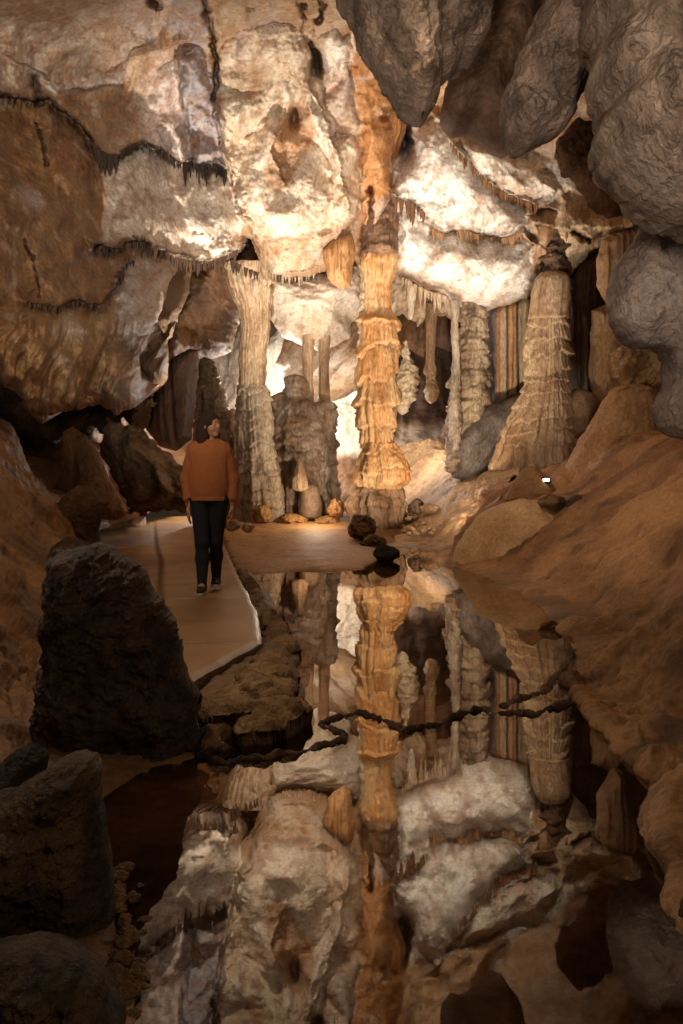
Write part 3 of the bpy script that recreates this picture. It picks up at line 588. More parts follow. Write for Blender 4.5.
# ------------------------------------------------------------------ stalactites along the ledges, one object each
def tite_mesh(seed, h=1., r=.17):
    nz, nt = 14, 9; t = np.linspace(0, 1, nz); th = np.arange(nt)/nt*6.283
    T, Z = np.meshgrid(th, t); R = r*(1-Z)**.7*(1+.25*noise(np.cos(T)*2, np.sin(T)*2, Z*5, seed))+.012
    R[-1] *= .2
    V = np.stack([np.cos(T)*R+.05*Z*noise(Z*2, 0*Z, 0*Z, seed), np.sin(T)*R, -Z*h], -1).reshape(-1, 3)
    return mesh('stalactite', V, gridq(nz, nt, True), np.tile([1., 1, 1], (len(V), 1)))
def tint_mesh(me, c, mat):
    m = me.copy(); n = len(m.vertices); cc = np.ones((n, 4), np.float32); co = np.zeros(n*3, np.float32); m.vertices.foreach_get('co', co); z = -co[2::3]
    k = np.clip(1-z*.9, .25, 1)[:, None] if False else np.ones((n, 1)); cc[:, :3] = np.array(c)*k
    m.attributes['Col'].data.foreach_set('color', cc.ravel()); m.materials.append(mat); return m
PROTO = [tite_mesh(s, r=rr) for s, rr in ((1, .15), (2, .2), (3, .12), (4, .26))]
rng = np.random.default_rng(7)
FR = [  # polyline, count, min/max length px, colour, label, group, drop
 ([(184,165),(195,166),(205,168),(214,166),(226,174)], 24, 5, 20, lin(44,32,26), 'black stalactite spike in the cluster under the grey ceiling tongue', 'black spikes under the grey tongue'),
 ([(88,142),(98,152),(108,158),(118,157)], 22, 6, 17, lin(70,48,34), 'thin dark stalactite on the sloping ledge left of the white lobe', 'dark stalactites on the sloping upper left ledge'),
 ([(118,156),(130,148),(145,144),(158,150),(172,160),(182,166)], 30, 2, 7, lin(60,42,30), 'tiny dark stalactite on the arched ledge above the white lobe', 'tiny stalactites on the arched ledge'),
 ([(128,246),(142,244),(152,250),(172,258),(188,263),(211,264),(226,258),(238,252)], 52, 3, 13, lin(96,72,54), 'small brown stalactite on the dark arch above the tunnel', 'stalactites on the dark arch'),
 ([(92,256),(104,250),(118,254)], 8, 4, 10, lin(56,40,28), 'short dark stalactite at the left end of the dark arch', 'stalactites at the arch end'),
 ([(110,290),(118,276),(126,266),(136,262)], 9, 4, 12, lin(60,42,30), 'dark stalactite above the pale pocket on the left', 'stalactites above the pale pocket'),
 ([(24,304),(42,308),(60,310),(76,303),(98,308)], 16, 4, 12, lin(84,56,34), 'brown stalactite across the shadowed left overhang', 'stalactites across the left overhang'),
 ([(2,102),(16,102),(30,106),(44,104)], 10, 6, 20, lin(110,78,52), 'brown stalactite below the far left ledge', 'stalactites below the far left ledge'),
 ([(392,198),(402,203),(415,207),(424,214)], 10, 4, 22, lin(120,84,56), 'brown stalactite on the short ledge right of the tallest column', 'stalactites right of the tallest column'),
 ([(450,144),(462,158),(476,172),(492,188),(510,198),(524,204),(538,208)], 44, 3, 8, lin(150,104,66), 'small ochre stalactite on the diagonal ledge between white lobes', 'stalactites on the diagonal ledge'),
 ([(430,230),(446,238),(462,232),(480,238),(496,242),(512,240),(522,230)], 54, 3, 13, lin(168,126,88), 'tan stalactite on the fringe crossing the brightest white lobe', 'tan fringe of stalactites on the white lobe'),
 ([(402,280),(416,288),(430,294),(444,298),(456,310)], 26, 4, 18, lin(190,164,136), 'pale stalactite at the lower left edge of the white lobe', 'pale stalactites under the white lobe'),
 ([(264,274),(280,279),(296,280),(314,277)], 15, 1, 6, lin(190,164,134), 'short cream stalactite on the lower edge of the cream ceiling', 'cream stalactites under the middle ceiling'),
 ([(562,234),(578,238),(594,244),(612,238),(628,234)], 14, 3, 9, lin(168,128,90), 'short tan stalactite on the right hand pale ledge', 'stalactites on the right pale ledge'),
 ([(232,262),(240,268),(250,272),(260,276)], 8, 5, 12, lin(70,50,36), 'dark stalactite in the gap above the left column', 'stalactites above the left column')]
for P, n, l0, l1, c, lab, grp in FR:
    P = np.array(P, float); sl = np.r_[0, np.cumsum(np.hypot(*(P[1:]-P[:-1]).T))]; pm = [tint_mesh(p, c, M_COL) for p in PROTO]
    first = None
    for q in range(n):
        t = (q+.5+rng.uniform(-.4, .4))/n*sl[-1]; u = np.interp(t, sl, P[:,0]); v = np.interp(t, sl, P[:,1])-2.5
        Y = float(wall_depth(np.array([u]), np.array([v-1.]))[0])-.03; L = l0+(l1-l0)*rng.random()**1.8+2
        o = bpy.data.objects.new('stalactite', pm[rng.integers(4)]) if first is None else first.copy()
        if first is None: first = o; tag(o, lab, 'stalactite', grp)
        o.data = pm[rng.integers(4)]
        C.objects.link(o); o.location = at(u, v, Y); s = L*1.25*Y/F; w = s*rng.uniform(.5, 1.15)*(9/max(L, 7))**.5; o.scale = (w, w, s)
        o.rotation_euler = (0, 0, rng.uniform(0, 6.28))
# ================================================================== columns, stalagmites, stalactites
PALE = (lin(222,200,168), lin(196,156,112), lin(138,98,64)); GOLD = (lin(226,186,136), lin(204,146,88), lin(134,84,46)); GREYB = (lin(176,160,144), lin(134,108,86), lin(70,52,40)); DKB = (lin(120,92,68), lin(84,62,46), BLK)
# tallest column: an Empty with four stages
tc = thing('dripstone_formation', at(378,532,19), 'tallest golden column with tiered skirts, centre of the cave, ceiling to pool shore', 'column')
column('upper_flutes', 'ochre fluted upper stretch', '', [(372,40,16),(378,90,20),(384,130,17),(380,170,11),(377,205,8)], 18.4, M_COL, (lin(206,150,96), lin(176,120,72), lin(120,78,48)), 1, parent=tc, flute=.16, ff=8, fz=.1)
column('neck', 'dark crusted neck with small hanging prongs', '', [(378,196,13),(379,215,16),(380,235,15),(380,256,14)], 18.6, M_COL, (lin(170,130,96), lin(110,80,56), BLK), 2, parent=tc, flute=.14, ff=12, fz=.3, rough=.08)
column('shaft', None, '', [(381,250,14),(380,262,15),(378,285,11),(378,310,11),(379,322,16),(380,345,15),(378,360,17),(377,385,16),(376,410,17),(378,440,13),(378,462,11)], 18.8, M_COL, GOLD, 3, .7, parent=tc, tiers=[(318,452,26,.17)], flute=.16, ff=11, fz=.25, rough=.03)
column('side_crust', 'pale knobbly crust down the left edge', '', [(365,258,4),(364,320,5),(364,370,6),(366,420,7),(368,450,5)], 18.9, M_COL, PALE, 4, .4, parent=tc, tiers=[(380,450,7,.05)], flute=.06, ff=12, knob=.05)
column('bell', 'swollen bell-shaped tier with fringe', '', [(380,440,9),(380,447,11),(380,453,14),(381,461,15.5),(382,470,18),(382,480,18.5),(380,487,14),(378,492,12)], 18.7, M_COL, GOLD, 5, 1, parent=tc, flute=.34, ff=9, fz=.3, rough=.05, tiers=[(450,486,19,.07)])
column('foot', 'grey fluted foot', '', [(378,480,13),(376,492,17),(375,504,20),(376,518,17),(378,534,15),(378,544,17)], 18.8, M_COL, (lin(190,160,128), lin(140,104,74), DRK), 6, 1, parent=tc, flute=.3, ff=12, fz=.12, rough=.06, tiers=[(484,506,13,.1)])
# left column
lc = thing('dripstone_formation', at(258,522,19.6), 'pale cylinder column flaring into the ceiling right of the woman', 'column')
column('fluted_top', 'finely fluted flaring top', '', [(249,262,24),(249,276,22),(251,292,19),(254,310,14),(255,330,13),(253,350,12),(252,385,12),(251,392,12)], 19.5, M_COL, (lin(214,188,154), lin(186,150,114), lin(120,88,62)), 7, .8, parent=lc, flute=.09, ff=13, fz=.15, tiers=[(262,286,22,.12)])
column('knobbly_trunk', 'rough crusted lower trunk', '', [(251,382,11),(253,392,13),(255,420,16),(257,450,16),(260,480,20),(262,505,22),(262,524,23)], 19.5, M_COL, (lin(222,206,182), lin(186,160,130), lin(96,72,54)), 8, parent=lc, tiers=[(388,510,13,.08)], flute=.14, ff=9, fz=.35, knob=.03, kf=3)
# twin thin columns
for k, (xs, lab) in enumerate([(((312,296,5),(311,312,6),(310,326,6.5),(308,350,5.5),(308,380,5),(309,400,5),(310,414,6)), 'left of the twin thin smooth columns rising from the dark stalagmite cluster'),
                               (((326,294,5),(325,312,6),(325,330,6),(324,350,5.2),(324,380,5),(324,400,6),(325,412,8)), 'right of the twin thin smooth columns rising from the dark stalagmite cluster')]):
    column('thin_stalagmite', lab, 'column', xs, 20.2, M_COL, (lin(214,184,150), lin(176,144,112), lin(120,92,68)), 20+k, .5, flute=.03, ff=12, fz=.1, rough=.012)
# stalagmite cluster
sc_ = thing('stalagmite_cluster', at(303,516,19.6), 'broad crusted grey stalagmite cluster carrying the twin thin columns', 'stalagmite')
for ax, cols, lab, sd_ in [([(294,374,7),(296,384,10),(296,398,10),(295,405,15),(294,430,19),(297,460,22),(298,490,22),(299,515,20)], GREYB, 'central knobbly stump', 31),
                    ([(324,400,8),(322,412,12),(320,440,13),(321,470,13),(321,500,15),(322,516,15)], GREYB, 'right knobbly stump', 32),
                    ([(281,392,5),(279,402,8),(280,430,9),(280,470,10),(281,515,12)], (lin(150,130,112), lin(110,88,70), DRK), 'left narrow stump', 33),
                    ([(309,408,9),(308,420,14),(308,450,16),(310,480,14),(311,515,12)], GREYB, None, 34)]:
    column('stump', lab, '', ax, 19.7+.1*(sd_ % 3), M_COL, cols, sd_, 1, parent=sc_, tiers=[(392,505,19,.12)], flute=.17, ff=9, fz=.3, knob=.05, kf=2.2, rough=.05)
V, Q, hm, dd = column_v([(300,456,3),(299,466,8),(300,476,9),(301,479,6)], 19., flute=.05, ff=14, fz=.1, seed=36)
column('small_cone', 'pale pointed cone in a niche', '', [(299,458,1.2),(300,468,3.2),(300,480,5.5),(301,492,6.5)], 19.0, M_COL, (lin(196,166,132), lin(160,128,98), BRN), 36, .6, parent=sc_, flute=.2, ff=12)
column('smooth_boss', 'smooth rounded grey boss', '', [(309,482,5),(309,490,10),(310,505,12),(310,520,12)], 19.1, M_FLOW, (lin(150,126,102), lin(120,98,78), BRN), 37, .8, parent=sc_, flute=.0, rough=.02)
# stalagmite behind the woman
column('stalagmite', 'dark cone stalagmite with lit ridges directly behind the woman', 'stalagmite', [(204,357,4),(206,362,8),(208,380,11),(211,400,14),(213,430,18),(216,470,21),(218,515,23)], 20.4, M_COL, (lin(150,124,96), lin(110,86,64), BLK), 40, 1, tiers=[(362,510,7,.07)], flute=.05, ff=7, fz=.6, knob=.03)
column('stalagmite', 'slim bright knobbly stalagmite between the woman and the left column', 'stalagmite', [(232,408,3),(234,414,5),(234,425,5),(236,440,4),(238,460,5),(238,490,7),(238,515,8)], 20.2, M_COL, PALE, 41, .8, tiers=[(412,500,12,.05)], flute=.03, knob=.04)
# right of the tallest column
column('hanging_stalactite', 'pale bulbous stalactite hanging just right of the tallest column', 'stalactite', [(406,340,2.5),(406,356,3.5),(407,364,7),(408,378,10),(406,392,10),(404,404,8),(402,410,5),(402,415,2)], 19.6, M_COL, (lin(224,206,178), lin(200,172,138), BRN), 42, .6, tiers=[(358,408,9,.08)], flute=.05, ff=12, knob=.06, kf=5)
column('hanging_stalactite', 'thin brown stalactite with a knotted end in the dark gap', 'stalactite', [(432,300,6),(431,330,5),(430,355,4),(430,372,6),(431,380,4),(432,388,7),(431,398,6),(431,404,2)], 20.6, M_COL, (lin(190,160,126), lin(150,118,86), BRN), 43, .8, tiers=[(368,402,10,.05)], flute=.05, ff=12)
column('hanging_stalactite', 'small white stalactite at the gap above the bulbous one', 'stalactite', [(411,284,5),(411,300,4),(411,314,3),(411,320,1)], 19.4, M_COL, (WHITE, CREAM, TAN), 44, .3, flute=.03)
# knotted column right of centre
kc_ = thing('dripstone_formation', at(466,470,19.4), 'knotted grey and cream column left of the striped drapery panel', 'column')
column('thin_pipe', 'straight pale pipe on its left', '', [(455,298,4),(455,330,3.6),(456,360,3.6),(456,400,5),(455,430,6),(454,444,5),(453,452,4)], 19.1, M_COL, (lin(196,180,160), lin(160,138,116), DRK), 45, .8, parent=kc_, tiers=[(385,450,8,.06)], flute=.05, ff=14, rough=.03)
column('knotted_trunk', None, '', [(473,300,8),(474,320,10),(473,345,11),(471,370,13),(469,395,15),(466,420,15),(462,440,13),(460,460,12),(458,474,12)], 19.5, M_COL, (lin(190,168,140), lin(150,122,94), DRK), 46, 1, parent=kc_, tiers=[(300,450,22,.17)], flute=.18, ff=9, knob=.08, kf=2.6, rough=.05)
# grey flowstone apron below the striped panel
tag(mass('flowstone_apron', [(452,436),(470,420),(488,404),(505,400),(530,392),(540,400),(532,440),(520,462),(500,474),(470,480),(452,478)], 19.4, M_COL, cf(lin(132,122,116), lin(96,84,76), 2.2, 47, .3, stain=lin(60,46,38)), R=.8, Tf=.5, Tb=1., relief=wav(3.5, .8, .06, 48, -.5), edge=.04), 'smooth dark grey flowstone apron below the striped drapery panel', 'flowstone')
# widest stalagmite column
wc = thing('dripstone_formation', at(545,470,18.6), 'widest tiered column flaring to a skirted foot, right of the striped panel', 'column')
column('recess_shade', 'dark pointed body standing in for a shaded recess', '', [(553,226,5),(556,238,8),(555,256,9),(553,270,8),(552,286,12)], 18.5, M_COL, (lin(120,90,66), DRK, BLK), 50, parent=wc, flute=.25, ff=12, rough=.09, knob=.08)  # dark body takes the place of a shaded recess
column('upper_shaft', 'finely fluted upper shaft', '', [(552,270,8),(552,277,15),(551,290,17),(549,310,18),(548,322,18)], 18.5, M_COL, (lin(206,176,142), lin(178,142,108), lin(120,88,62)), 51, .6, parent=wc, flute=.07, ff=15, fz=.12)
column('tiered_trunk', None, '', [(549,312,14),(548,325,16),(548,350,18),(547,374,17),(546,390,19),(543,410,25),(541,430,30),(538,450,35),(537,466,39),(537,474,40)], 18.5, M_COL, (lin(218,188,152), lin(190,152,114), lin(120,86,60)), 52, .8, parent=wc, tiers=[(314,374,17,.14),(376,446,13,.13),(446,472,30,.12)], flute=.14, ff=10, fz=.2, rough=.04, dy=.8)
column('grey_side_pillar', 'smooth grey strip behind', '', [(566,276,4),(567,300,5),(569,340,5),(571,370,6),(574,396,8),(580,430,12)], 18.9, M_COL, (lin(160,144,132), lin(134,116,102), BRN), 53, .3, parent=wc, flute=.02)
tag(mass('flowstone_mound', [(560,400),(575,388),(590,392),(600,405),(602,425),(604,440),(585,450),(560,446)], 18.6, M_FLOW, cf(lin(168,140,112), lin(134,106,82), 2, 54), R=.7, Tf=.7, Tb=1), 'smooth brown hump between the widest column and the cone mound', 'flowstone')
column('cone_mound', 'tan cone mound with a crusted crown, on the bank below the grey slab', 'stalagmite', [(632,384,14),(631,390,20),(629,400,24),(627,412,28),(622,430,35),(618,452,44),(614,480,52)], 15.6, M_FLOW, (lin(206,164,120), lin(184,138,96), lin(140,98,64)), 55, .4, flute=.02, ff=3, fz=.5, rough=.05, tiers=[(380,392,10,.08)])
tag(mass('crust_or_shade_mass', [(612,352),(625,345),(650,348),(668,354),(668,392),(655,402),(640,392),(622,388),(610,372)], 16.8, M_ROCK, cf(lin(220,190,150), lin(176,136,96), 3, 56, stain=lin(110,74,46)), R=.5, Tf=.5, Tb=.8, rough=.14, freq=5, edge=.08, ef=5), 'lumpy pale tan crust above the cone mound, left of the grey slab', 'rock')
# ================================================================== dark hanging rocks in front
RK = (lin(128,114,104), lin(92,80,72))
tag(mass('hanging_boulder', [(326,-60),(338,-12),(350,8),(360,32),(372,56),(384,76),(396,94),(408,104),(418,110),(430,108),(438,98),(446,76),(455,56),(470,46),(486,30),(500,-10),(505,-60)], 9.5, M_ROCK, cf(lin(150,126,106), lin(96,78,64), 2.2, 60), R=.6, Tf=.8, Tb=1.4, rough=.3, freq=2.0, edge=.1, relief=wav(1.1, 1.3, .14, 67, .7)), 'grey-brown hanging rock at the top middle, left of the dark spike', 'rock')
tag(mass('hanging_boulder', [(440,120),(452,60),(480,20),(520,-60),(560,-60),(545,30),(535,80),(522,130),(508,150),(490,142),(470,128),(455,132)], 12.5, M_FLOW, cf(lin(150,116,88), lin(104,76,56), 1.6, 61), R=.8, Tf=.7, Tb=1.4, rough=.1, freq=2, edge=.04, tilt=(.3,0)), 'brown rock wedge tucked behind the dark pointed spike', 'rock')
tag(mass('hanging_boulder', [(548,-60),(540,0),(532,30),(520,62),(508,92),(504,112),(508,128),(514,150),(526,152),(540,144),(552,138),(562,132),(572,118),(584,92),(592,62),(600,30),(604,-60)], 7.2, M_ROCK, cf(lin(128,106,90), lin(80,64,54), 3, 62), R=.34, Tf=.5, Tb=.7, rough=.2, freq=3., edge=.06, relief=wav(2.4, 1.4, .08, 63, .5)), 'dark pointed spike of rock hanging from the top edge', 'rock')
tag(mass('hanging_boulder', [(598,-60),(600,0),(606,30),(600,60),(606,84),(612,104),(608,120),(616,142),(628,160),(642,176),(655,192),(672,204),(700,214),(800,240),(800,-60)], 6., M_ROCK, cf(lin(150,128,110), lin(104,86,72), 3, 64), R=.4, Tf=.6, Tb=1.2, rough=.26, freq=2.6, edge=.06, relief=wav(1.5, 1.7, .1, 68, -.4)), 'big lumpy grey-brown rock filling the top right corner', 'rock')
tag(mass('hanging_boulder', [(562,136),(574,120),(592,124),(614,150),(640,182),(640,198),(630,208),(612,214),(598,208),(584,190),(568,170),(560,152)], 15., M_ROCK, cf(lin(150,118,90), lin(96,72,56), 2.4, 65), R=.9, Tf=.6, Tb=.9, rough=.22, freq=2.4, edge=.16, ef=2), 'dark rounded rock lobe behind the top right rock, over the pale ledge', 'rock')
tag(mass('rock_slab', [(645,194),(652,200),(653,212),(651,228),(656,238),(663,242),(669,232),(676,226),(700,224),(800,226),(800,460),(700,444),(680,436),(668,426),(664,404),(672,380),(668,352),(652,344),(640,350),(628,340),(620,322),(612,300),(614,280),(622,262),(632,244),(640,222)], 8.2, M_ROCK, cf(lin(140,122,108), lin(106,90,80), 1.6, 66), R=.35, Tf=.35, Tb=.8, rough=.12, freq=2.2, edge=.06), 'smooth grey rock slab jutting in from the right edge', 'rock')
# ================================================================== ground
def gp(px, py, z=0.0):
    Y = gy(py, z); return ((px-CX)*Y/F, Y)
POOL = [gp(*p) for p in [(252,574),(290,571),(330,571),(362,569),(378,560),(392,548),(400,540),(425,539),(448,546),(456,562),(470,572),(500,582),(530,600),(556,622),(574,645),(578,668),(584,700),(604,735),(632,764),(650,782),(640,800),(636,826),(650,850),(668,868),(690,905),(720,960),(720,1060),(720,1300),(180,1300),(140,1050),(128,960),(110,900),(100,800),(150,768),(196,758),(196,738),(240,735),(262,722),(300,712),(306,696),(296,670),(300,650),(284,628),(272,600),(262,584)]]
SHELF = [gp(*p) for p in [(450,566),(480,580),(520,604),(556,640),(575,690),(540,700),(500,704),(490,690),(486,660),(508,660),(520,650),(500,625),(470,600),(446,580)]]
PATHP = [gp(px, py, .12) for px, py in [(262,641),(190,679),(110,700),(30,720),(40,640),(78,580),(94,548),(98,530),(126,526),(148,523),(128,514),(108,510),(96,506),(120,502),(188,502),(204,512),(214,524),(224,544),(234,566),(246,590),(258,612)]]
def ground_z(X, Y):
    pw = poly_sd(X, Y, POOL)+.06*fbm(X*2.5, Y*2.5, 0*X, 4, 101)*np.clip(Y/8, .3, 1.5)
    out = np.maximum(-pw, 0); ins = np.maximum(pw, 0)
    z = np.where(pw > 0, -.02-.10*(1-np.exp(-ins/.5)), .07*(1-np.exp(-out/.25)))
    z = z+np.interp(Y, [0, 14, 17, 20, 24, 30], [0, 0, .02, .28, .6, 1.2])*np.clip(out/1.0, 0, 1)
    z = z+.035*fbm(X*1.7, Y*1.7, 0*X, 5, 102)*np.clip(out*3, .2, 1)
    sh = poly_sd(X, Y, SHELF); z = np.maximum(z, np.where(sh > -.15, -.10+.085*sst(-.15, .25, sh)+.012*fbm(X*3, Y*3, 0*X, 3, 103), -9))
    pp = poly_sd(X, Y, PATHP); z = np.where(pp > -.05, np.minimum(z, .03), z)
    # rubble shelf between path and water
    rb = poly_sd(X, Y, RUB); z = np.where(rb > 0, np.maximum(z, .02+.05*sst(0, .12, rb)*(1+.9*fbm(X*5, Y*5, 0*X, 4, 104))), z)
    lm = np.exp(-((X+.95)/.35)**2-((Y-3.2)/.8)**2)
    return z
RUB = [gp(*p) for p in [(196,690),(262,645),(258,615),(246,592),(236,572),(250,574),(262,584),(274,604),(286,630),(300,650),(296,670),(306,696),(296,712),(262,722),(240,735),(196,740)]]
def build_ground():
    ys = np.concatenate([np.linspace(.6, 3, 160), np.geomspace(3, 30, 520)[1:]])
    xs = np.linspace(-.62, .62, 620)
    T, Yg = np.meshgrid(xs, ys); X = T*(Yg+2.2)
    Z = ground_z(X, Yg); V = np.stack([X, Yg, Z], -1).reshape(-1, 3)
    col = mottled(V, lin(160,118,78), lin(120,84,54), 1.3, 105, 1.4)
    x, y, z = V.T; wet = sst(.02, -.02, z)
    col = mixc(col, (z < -.005)*1., mottled(V, lin(196,150,100), lin(140,100,62), 2.2, 108, 1.8)); 
    sh = poly_sd(x, y, SHELF); col = mixc(col, sst(-.1, .2, sh)*(z < .02), lin(160,122,88))
    sb = poly_sd(x, y, [gp(*p) for p in [(212,545),(200,528),(225,522),(300,528),(345,536),(372,550),(385,560),(360,572),(300,574),(250,576),(232,560)]]); col = mixc(col, sst(-.2, .3, sb), lin(186,140,94))
    rb = poly_sd(x, y, RUB); col = mixc(col, sst(-.1, .1, rb)*.8, lin(120,92,66))
    n = fbm(x*4, y*4, 0*x, 4, 107); col = mixc(col, sst(.1, .6, n)*.45, lin(84,58,38))
    tag(put('floor', V, gridq(len(ys), len(xs)), M_MUD, col, org=(0, 10, 0)), 'brown muddy cave floor and shallow pool bed', kind='structure')
build_ground()
# water sheet
def build_water():
    V = np.array([(-9, .3, 0), (9, .3, 0), (9, 21, 0), (-9, 21, 0)], float)
    m = bpy.data.materials.new('clear_cave_water'); m.use_nodes = True; nt = m.node_tree; nt.nodes.clear(); L = nt.links
    o = nt.nodes.new('ShaderNodeOutputMaterial'); mx = nt.nodes.new('ShaderNodeMixShader'); g = nt.nodes.new('ShaderNodeBsdfGlossy'); t = nt.nodes.new('ShaderNodeBsdfTransparent')
    fr = nt.nodes.new('ShaderNodeFresnel'); fr.inputs['IOR'].default_value = 1.9
    g.inputs['Roughness'].default_value = 0.0; g.inputs['Color'].default_value = (1, .94, .86, 1); t.inputs['Color'].default_value = (.84, .72, .58, 1)
    tc_ = nt.nodes.new('ShaderNodeNewGeometry'); n = nt.nodes.new('ShaderNodeTexNoise'); n.inputs['Scale'].default_value = 1.3; n.inputs['Detail'].default_value = 2
    L.new(tc_.outputs['Position'], n.inputs['Vector']); b = nt.nodes.new('ShaderNodeBump'); b.inputs['Strength'].default_value = .05; b.inputs['Distance'].default_value = .02
    L.new(n.outputs['Fac'], b.inputs['Height']); L.new(b.outputs[0], g.inputs['Normal'])
    L.new(fr.outputs[0], mx.inputs[0]); L.new(t.outputs[0], mx.inputs[1]); L.new(g.outputs[0], mx.inputs[2]); L.new(mx.outputs[0], o.inputs[0])
    # pool outline grown a little so the bank hides its rim
    P = np.array(POOL); xs = np.arange(-3.2, 3.4, .12); ys = np.arange(.4, 20, .12); X, Y = np.meshgrid(xs, ys); sd = poly_sd(X, Y, P) > -.12
    c = sd[:-1,:-1] & sd[1:,:-1] & sd[:-1,1:] & sd[1:,1:]; idx = np.arange(X.size).reshape(X.shape)
    Q = np.stack([idx[:-1,:-1][c], idx[:-1,1:][c], idx[1:,1:][c], idx[1:,:-1][c]], 1); keep, inv = np.unique(Q, return_inverse=True)
    V = np.stack([X.ravel(), Y.ravel(), 0*X.ravel()], 1)[keep]
    tag(put('pool_water', V, inv.reshape(-1, 4), m, None, org=(0, 6, 0)), 'still mirror-like cave pool reflecting the columns and ceiling', 'pool water')
build_water()
# concrete walkway with joints
def build_path():
    P = np.array(PATHP); h = .03; lo, hi = P.min(0)-.1, P.max(0)+.1
    xs = np.arange(lo[0], hi[0], h); ys = np.arange(lo[1], hi[1], h); X, Y = np.meshgrid(xs, ys); sd = poly_sd(X, Y, P)+.02*fbm(X*3, Y*3, 0*X, 3, 110)
    gv, gu = np.gradient(sd, h); gl = np.hypot(gu, gv)+1e-6; st = np.clip(np.where(sd < 0, -sd, 0), 0, 1.5*h); X2, Y2 = X+gu/gl*st, Y+gv/gl*st
    z = .12+.006*fbm(X*1.2, Y*1.2, 0*X, 3, 111)-.02*np.clip(1-np.maximum(sd, 0)/.03, 0, 1)
    J = [[gp(154,526,.12), gp(156,545,.12), gp(160,560,.12), gp(159,600,.12), gp(160,640,.12), gp(160,690,.12)], [gp(60,601,.12), gp(258,598,.12)], [gp(92,556,.12), gp(157,560,.12)], [gp(60,648,.12), gp(262,640,.12)]]
    jd = np.full(X.shape, 9.)
    for j in J: jd = np.minimum(jd, line_sd(X+.015*noise(X*4, Y*4, 0, 112), Y, j)[0])
    z = z-.012*np.clip(1-jd/.035, 0, 1)
    lft = poly_sd(X, Y, [gp(*p, .12) for p in [(60,500),(155,520),(156,545),(160,560),(159,610),(158,700),(20,740)]]); z = z-.02*sst(-.03, .03, lft)
    cin = (sd[:-1,:-1] > 0) | (sd[1:,:-1] > 0) | (sd[:-1,1:] > 0) | (sd[1:,1:] > 0)
    idx = np.arange(X.size).reshape(X.shape); Q = np.stack([idx[:-1,:-1][cin], idx[:-1,1:][cin], idx[1:,1:][cin], idx[1:,:-1][cin]], 1); n = X.size
    e = np.sort(np.concatenate([Q[:, [0,1]], Q[:, [1,2]], Q[:, [2,3]], Q[:, [3,0]]]), 1); k, ct = np.unique(e[:,0]*n+e[:,1], return_counts=True); k = k[ct == 1]
    rim = np.stack([k//n, k % n, k % n+n, k//n+n], 1); Vt = np.stack([X2.ravel(), Y2.ravel(), z.ravel()], 1); Vb = Vt.copy(); Vb[:, 2] = 0.0
    QQ = np.concatenate([Q, rim]); QQ[len(Q):] = np.where(QQ[len(Q):] < n, QQ[len(Q):]+2*n, QQ[len(Q):]); keep, inv = np.unique(QQ, return_inverse=True); V = np.concatenate([Vt, Vb, Vt])[keep]
    col = mottled(V, lin(186,140,90), lin(158,114,70), 1.2, 113, 1.3); x, y, z_ = V.T
    jj = np.concatenate([jd.ravel()]*3)[keep]; col = mixc(col, np.clip(1-jj/.05, 0, 1)*.6, lin(80,56,38))
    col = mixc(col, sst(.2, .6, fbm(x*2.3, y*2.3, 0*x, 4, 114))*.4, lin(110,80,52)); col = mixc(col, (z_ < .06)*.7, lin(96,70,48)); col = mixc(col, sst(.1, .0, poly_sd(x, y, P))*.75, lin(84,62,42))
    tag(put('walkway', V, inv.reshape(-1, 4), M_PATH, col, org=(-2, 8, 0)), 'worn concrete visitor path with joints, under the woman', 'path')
build_path()
# ------------------------------------------------------------------ banks and slopes
cm = cf(lin(178,128,82), lin(136,92,56), 1.2, 120, stain=lin(96,64,40))
R = [[(436,590,12.4),(478,596,11.4),(530,622,9.4),(588,676,6.6),(640,730,5.2),(740,800,4.2)],
     [(446,566,13.2),(482,573,12.3),(532,596,10.2),(588,648,7.3),(648,680,6.),(740,720,5.)],
     [(452,556,13.8),(492,562,13),(545,580,11),(600,618,8.4),(660,618,7.2),(740,620,6.2)],
     [(460,545,14.3),(502,540,13.4),(560,548,11.8),(615,562,9.8),(670,555,8.6),(740,545,7.8)],
     [(470,528,15),(515,512,14.4),(575,512,12.8),(630,504,11.4),(683,490,10.4),(740,470,10)],
     [(480,512,16),(528,494,15.4),(583,486,14.6),(640,462,13.2),(683,447,12.4),(740,425,12)],
     [(488,500,17.5),(535,478,17),(590,452,16.2),(640,440,15.2),(683,432,14.8),(740,400,14.6)],
     [(498,520,19.5),(545,500,19),(600,490,18.4),(650,470,17.6),(700,455,17),(760,440,17)]]
tag(loft('wall_right', R, 420, 420, M_MUD, cf(lin(186,136,88), lin(142,98,62), 1.1, 121, stain=lin(92,62,40)), .11, .9, 122, 8, lambda G: .07*ridged(G[...,0]*1.1+G[...,1]*.5, G[...,1]*.5, G[...,2]*1.5, 3, 123)+.02*fbm(G[...,0]*6, G[...,1]*6, G[...,2]*6, 4, 124)), 'large brown mud-covered bank rising to the right of the pool', kind='structure')
tag(mass('mud_mound', [(446,590),(452,566),(456,548),(466,530),(482,512),(500,502),(520,498),(545,500),(565,512),(572,535),(566,560),(540,584),(500,596)], 13.2, M_MUD, cf(lin(222,180,132), lin(190,146,100), 1.4, 124), R=.9, Tf=.75, Tb=1.2, rough=.04, edge=.04, backz=0), 'smooth rounded tan mud dome at the far right pool shore', 'mound')
tag(mass('mud_mound', [(505,500),(512,482),(522,470),(532,466),(545,474),(556,488),(558,505),(530,512)], 14.6, M_MUD, cf(lin(190,140,92), lin(150,108,70), 1.6, 125), R=.4, Tf=.4, Tb=.5, rough=.04), 'small brown hump beside the floor lamp below the widest column', 'mound')
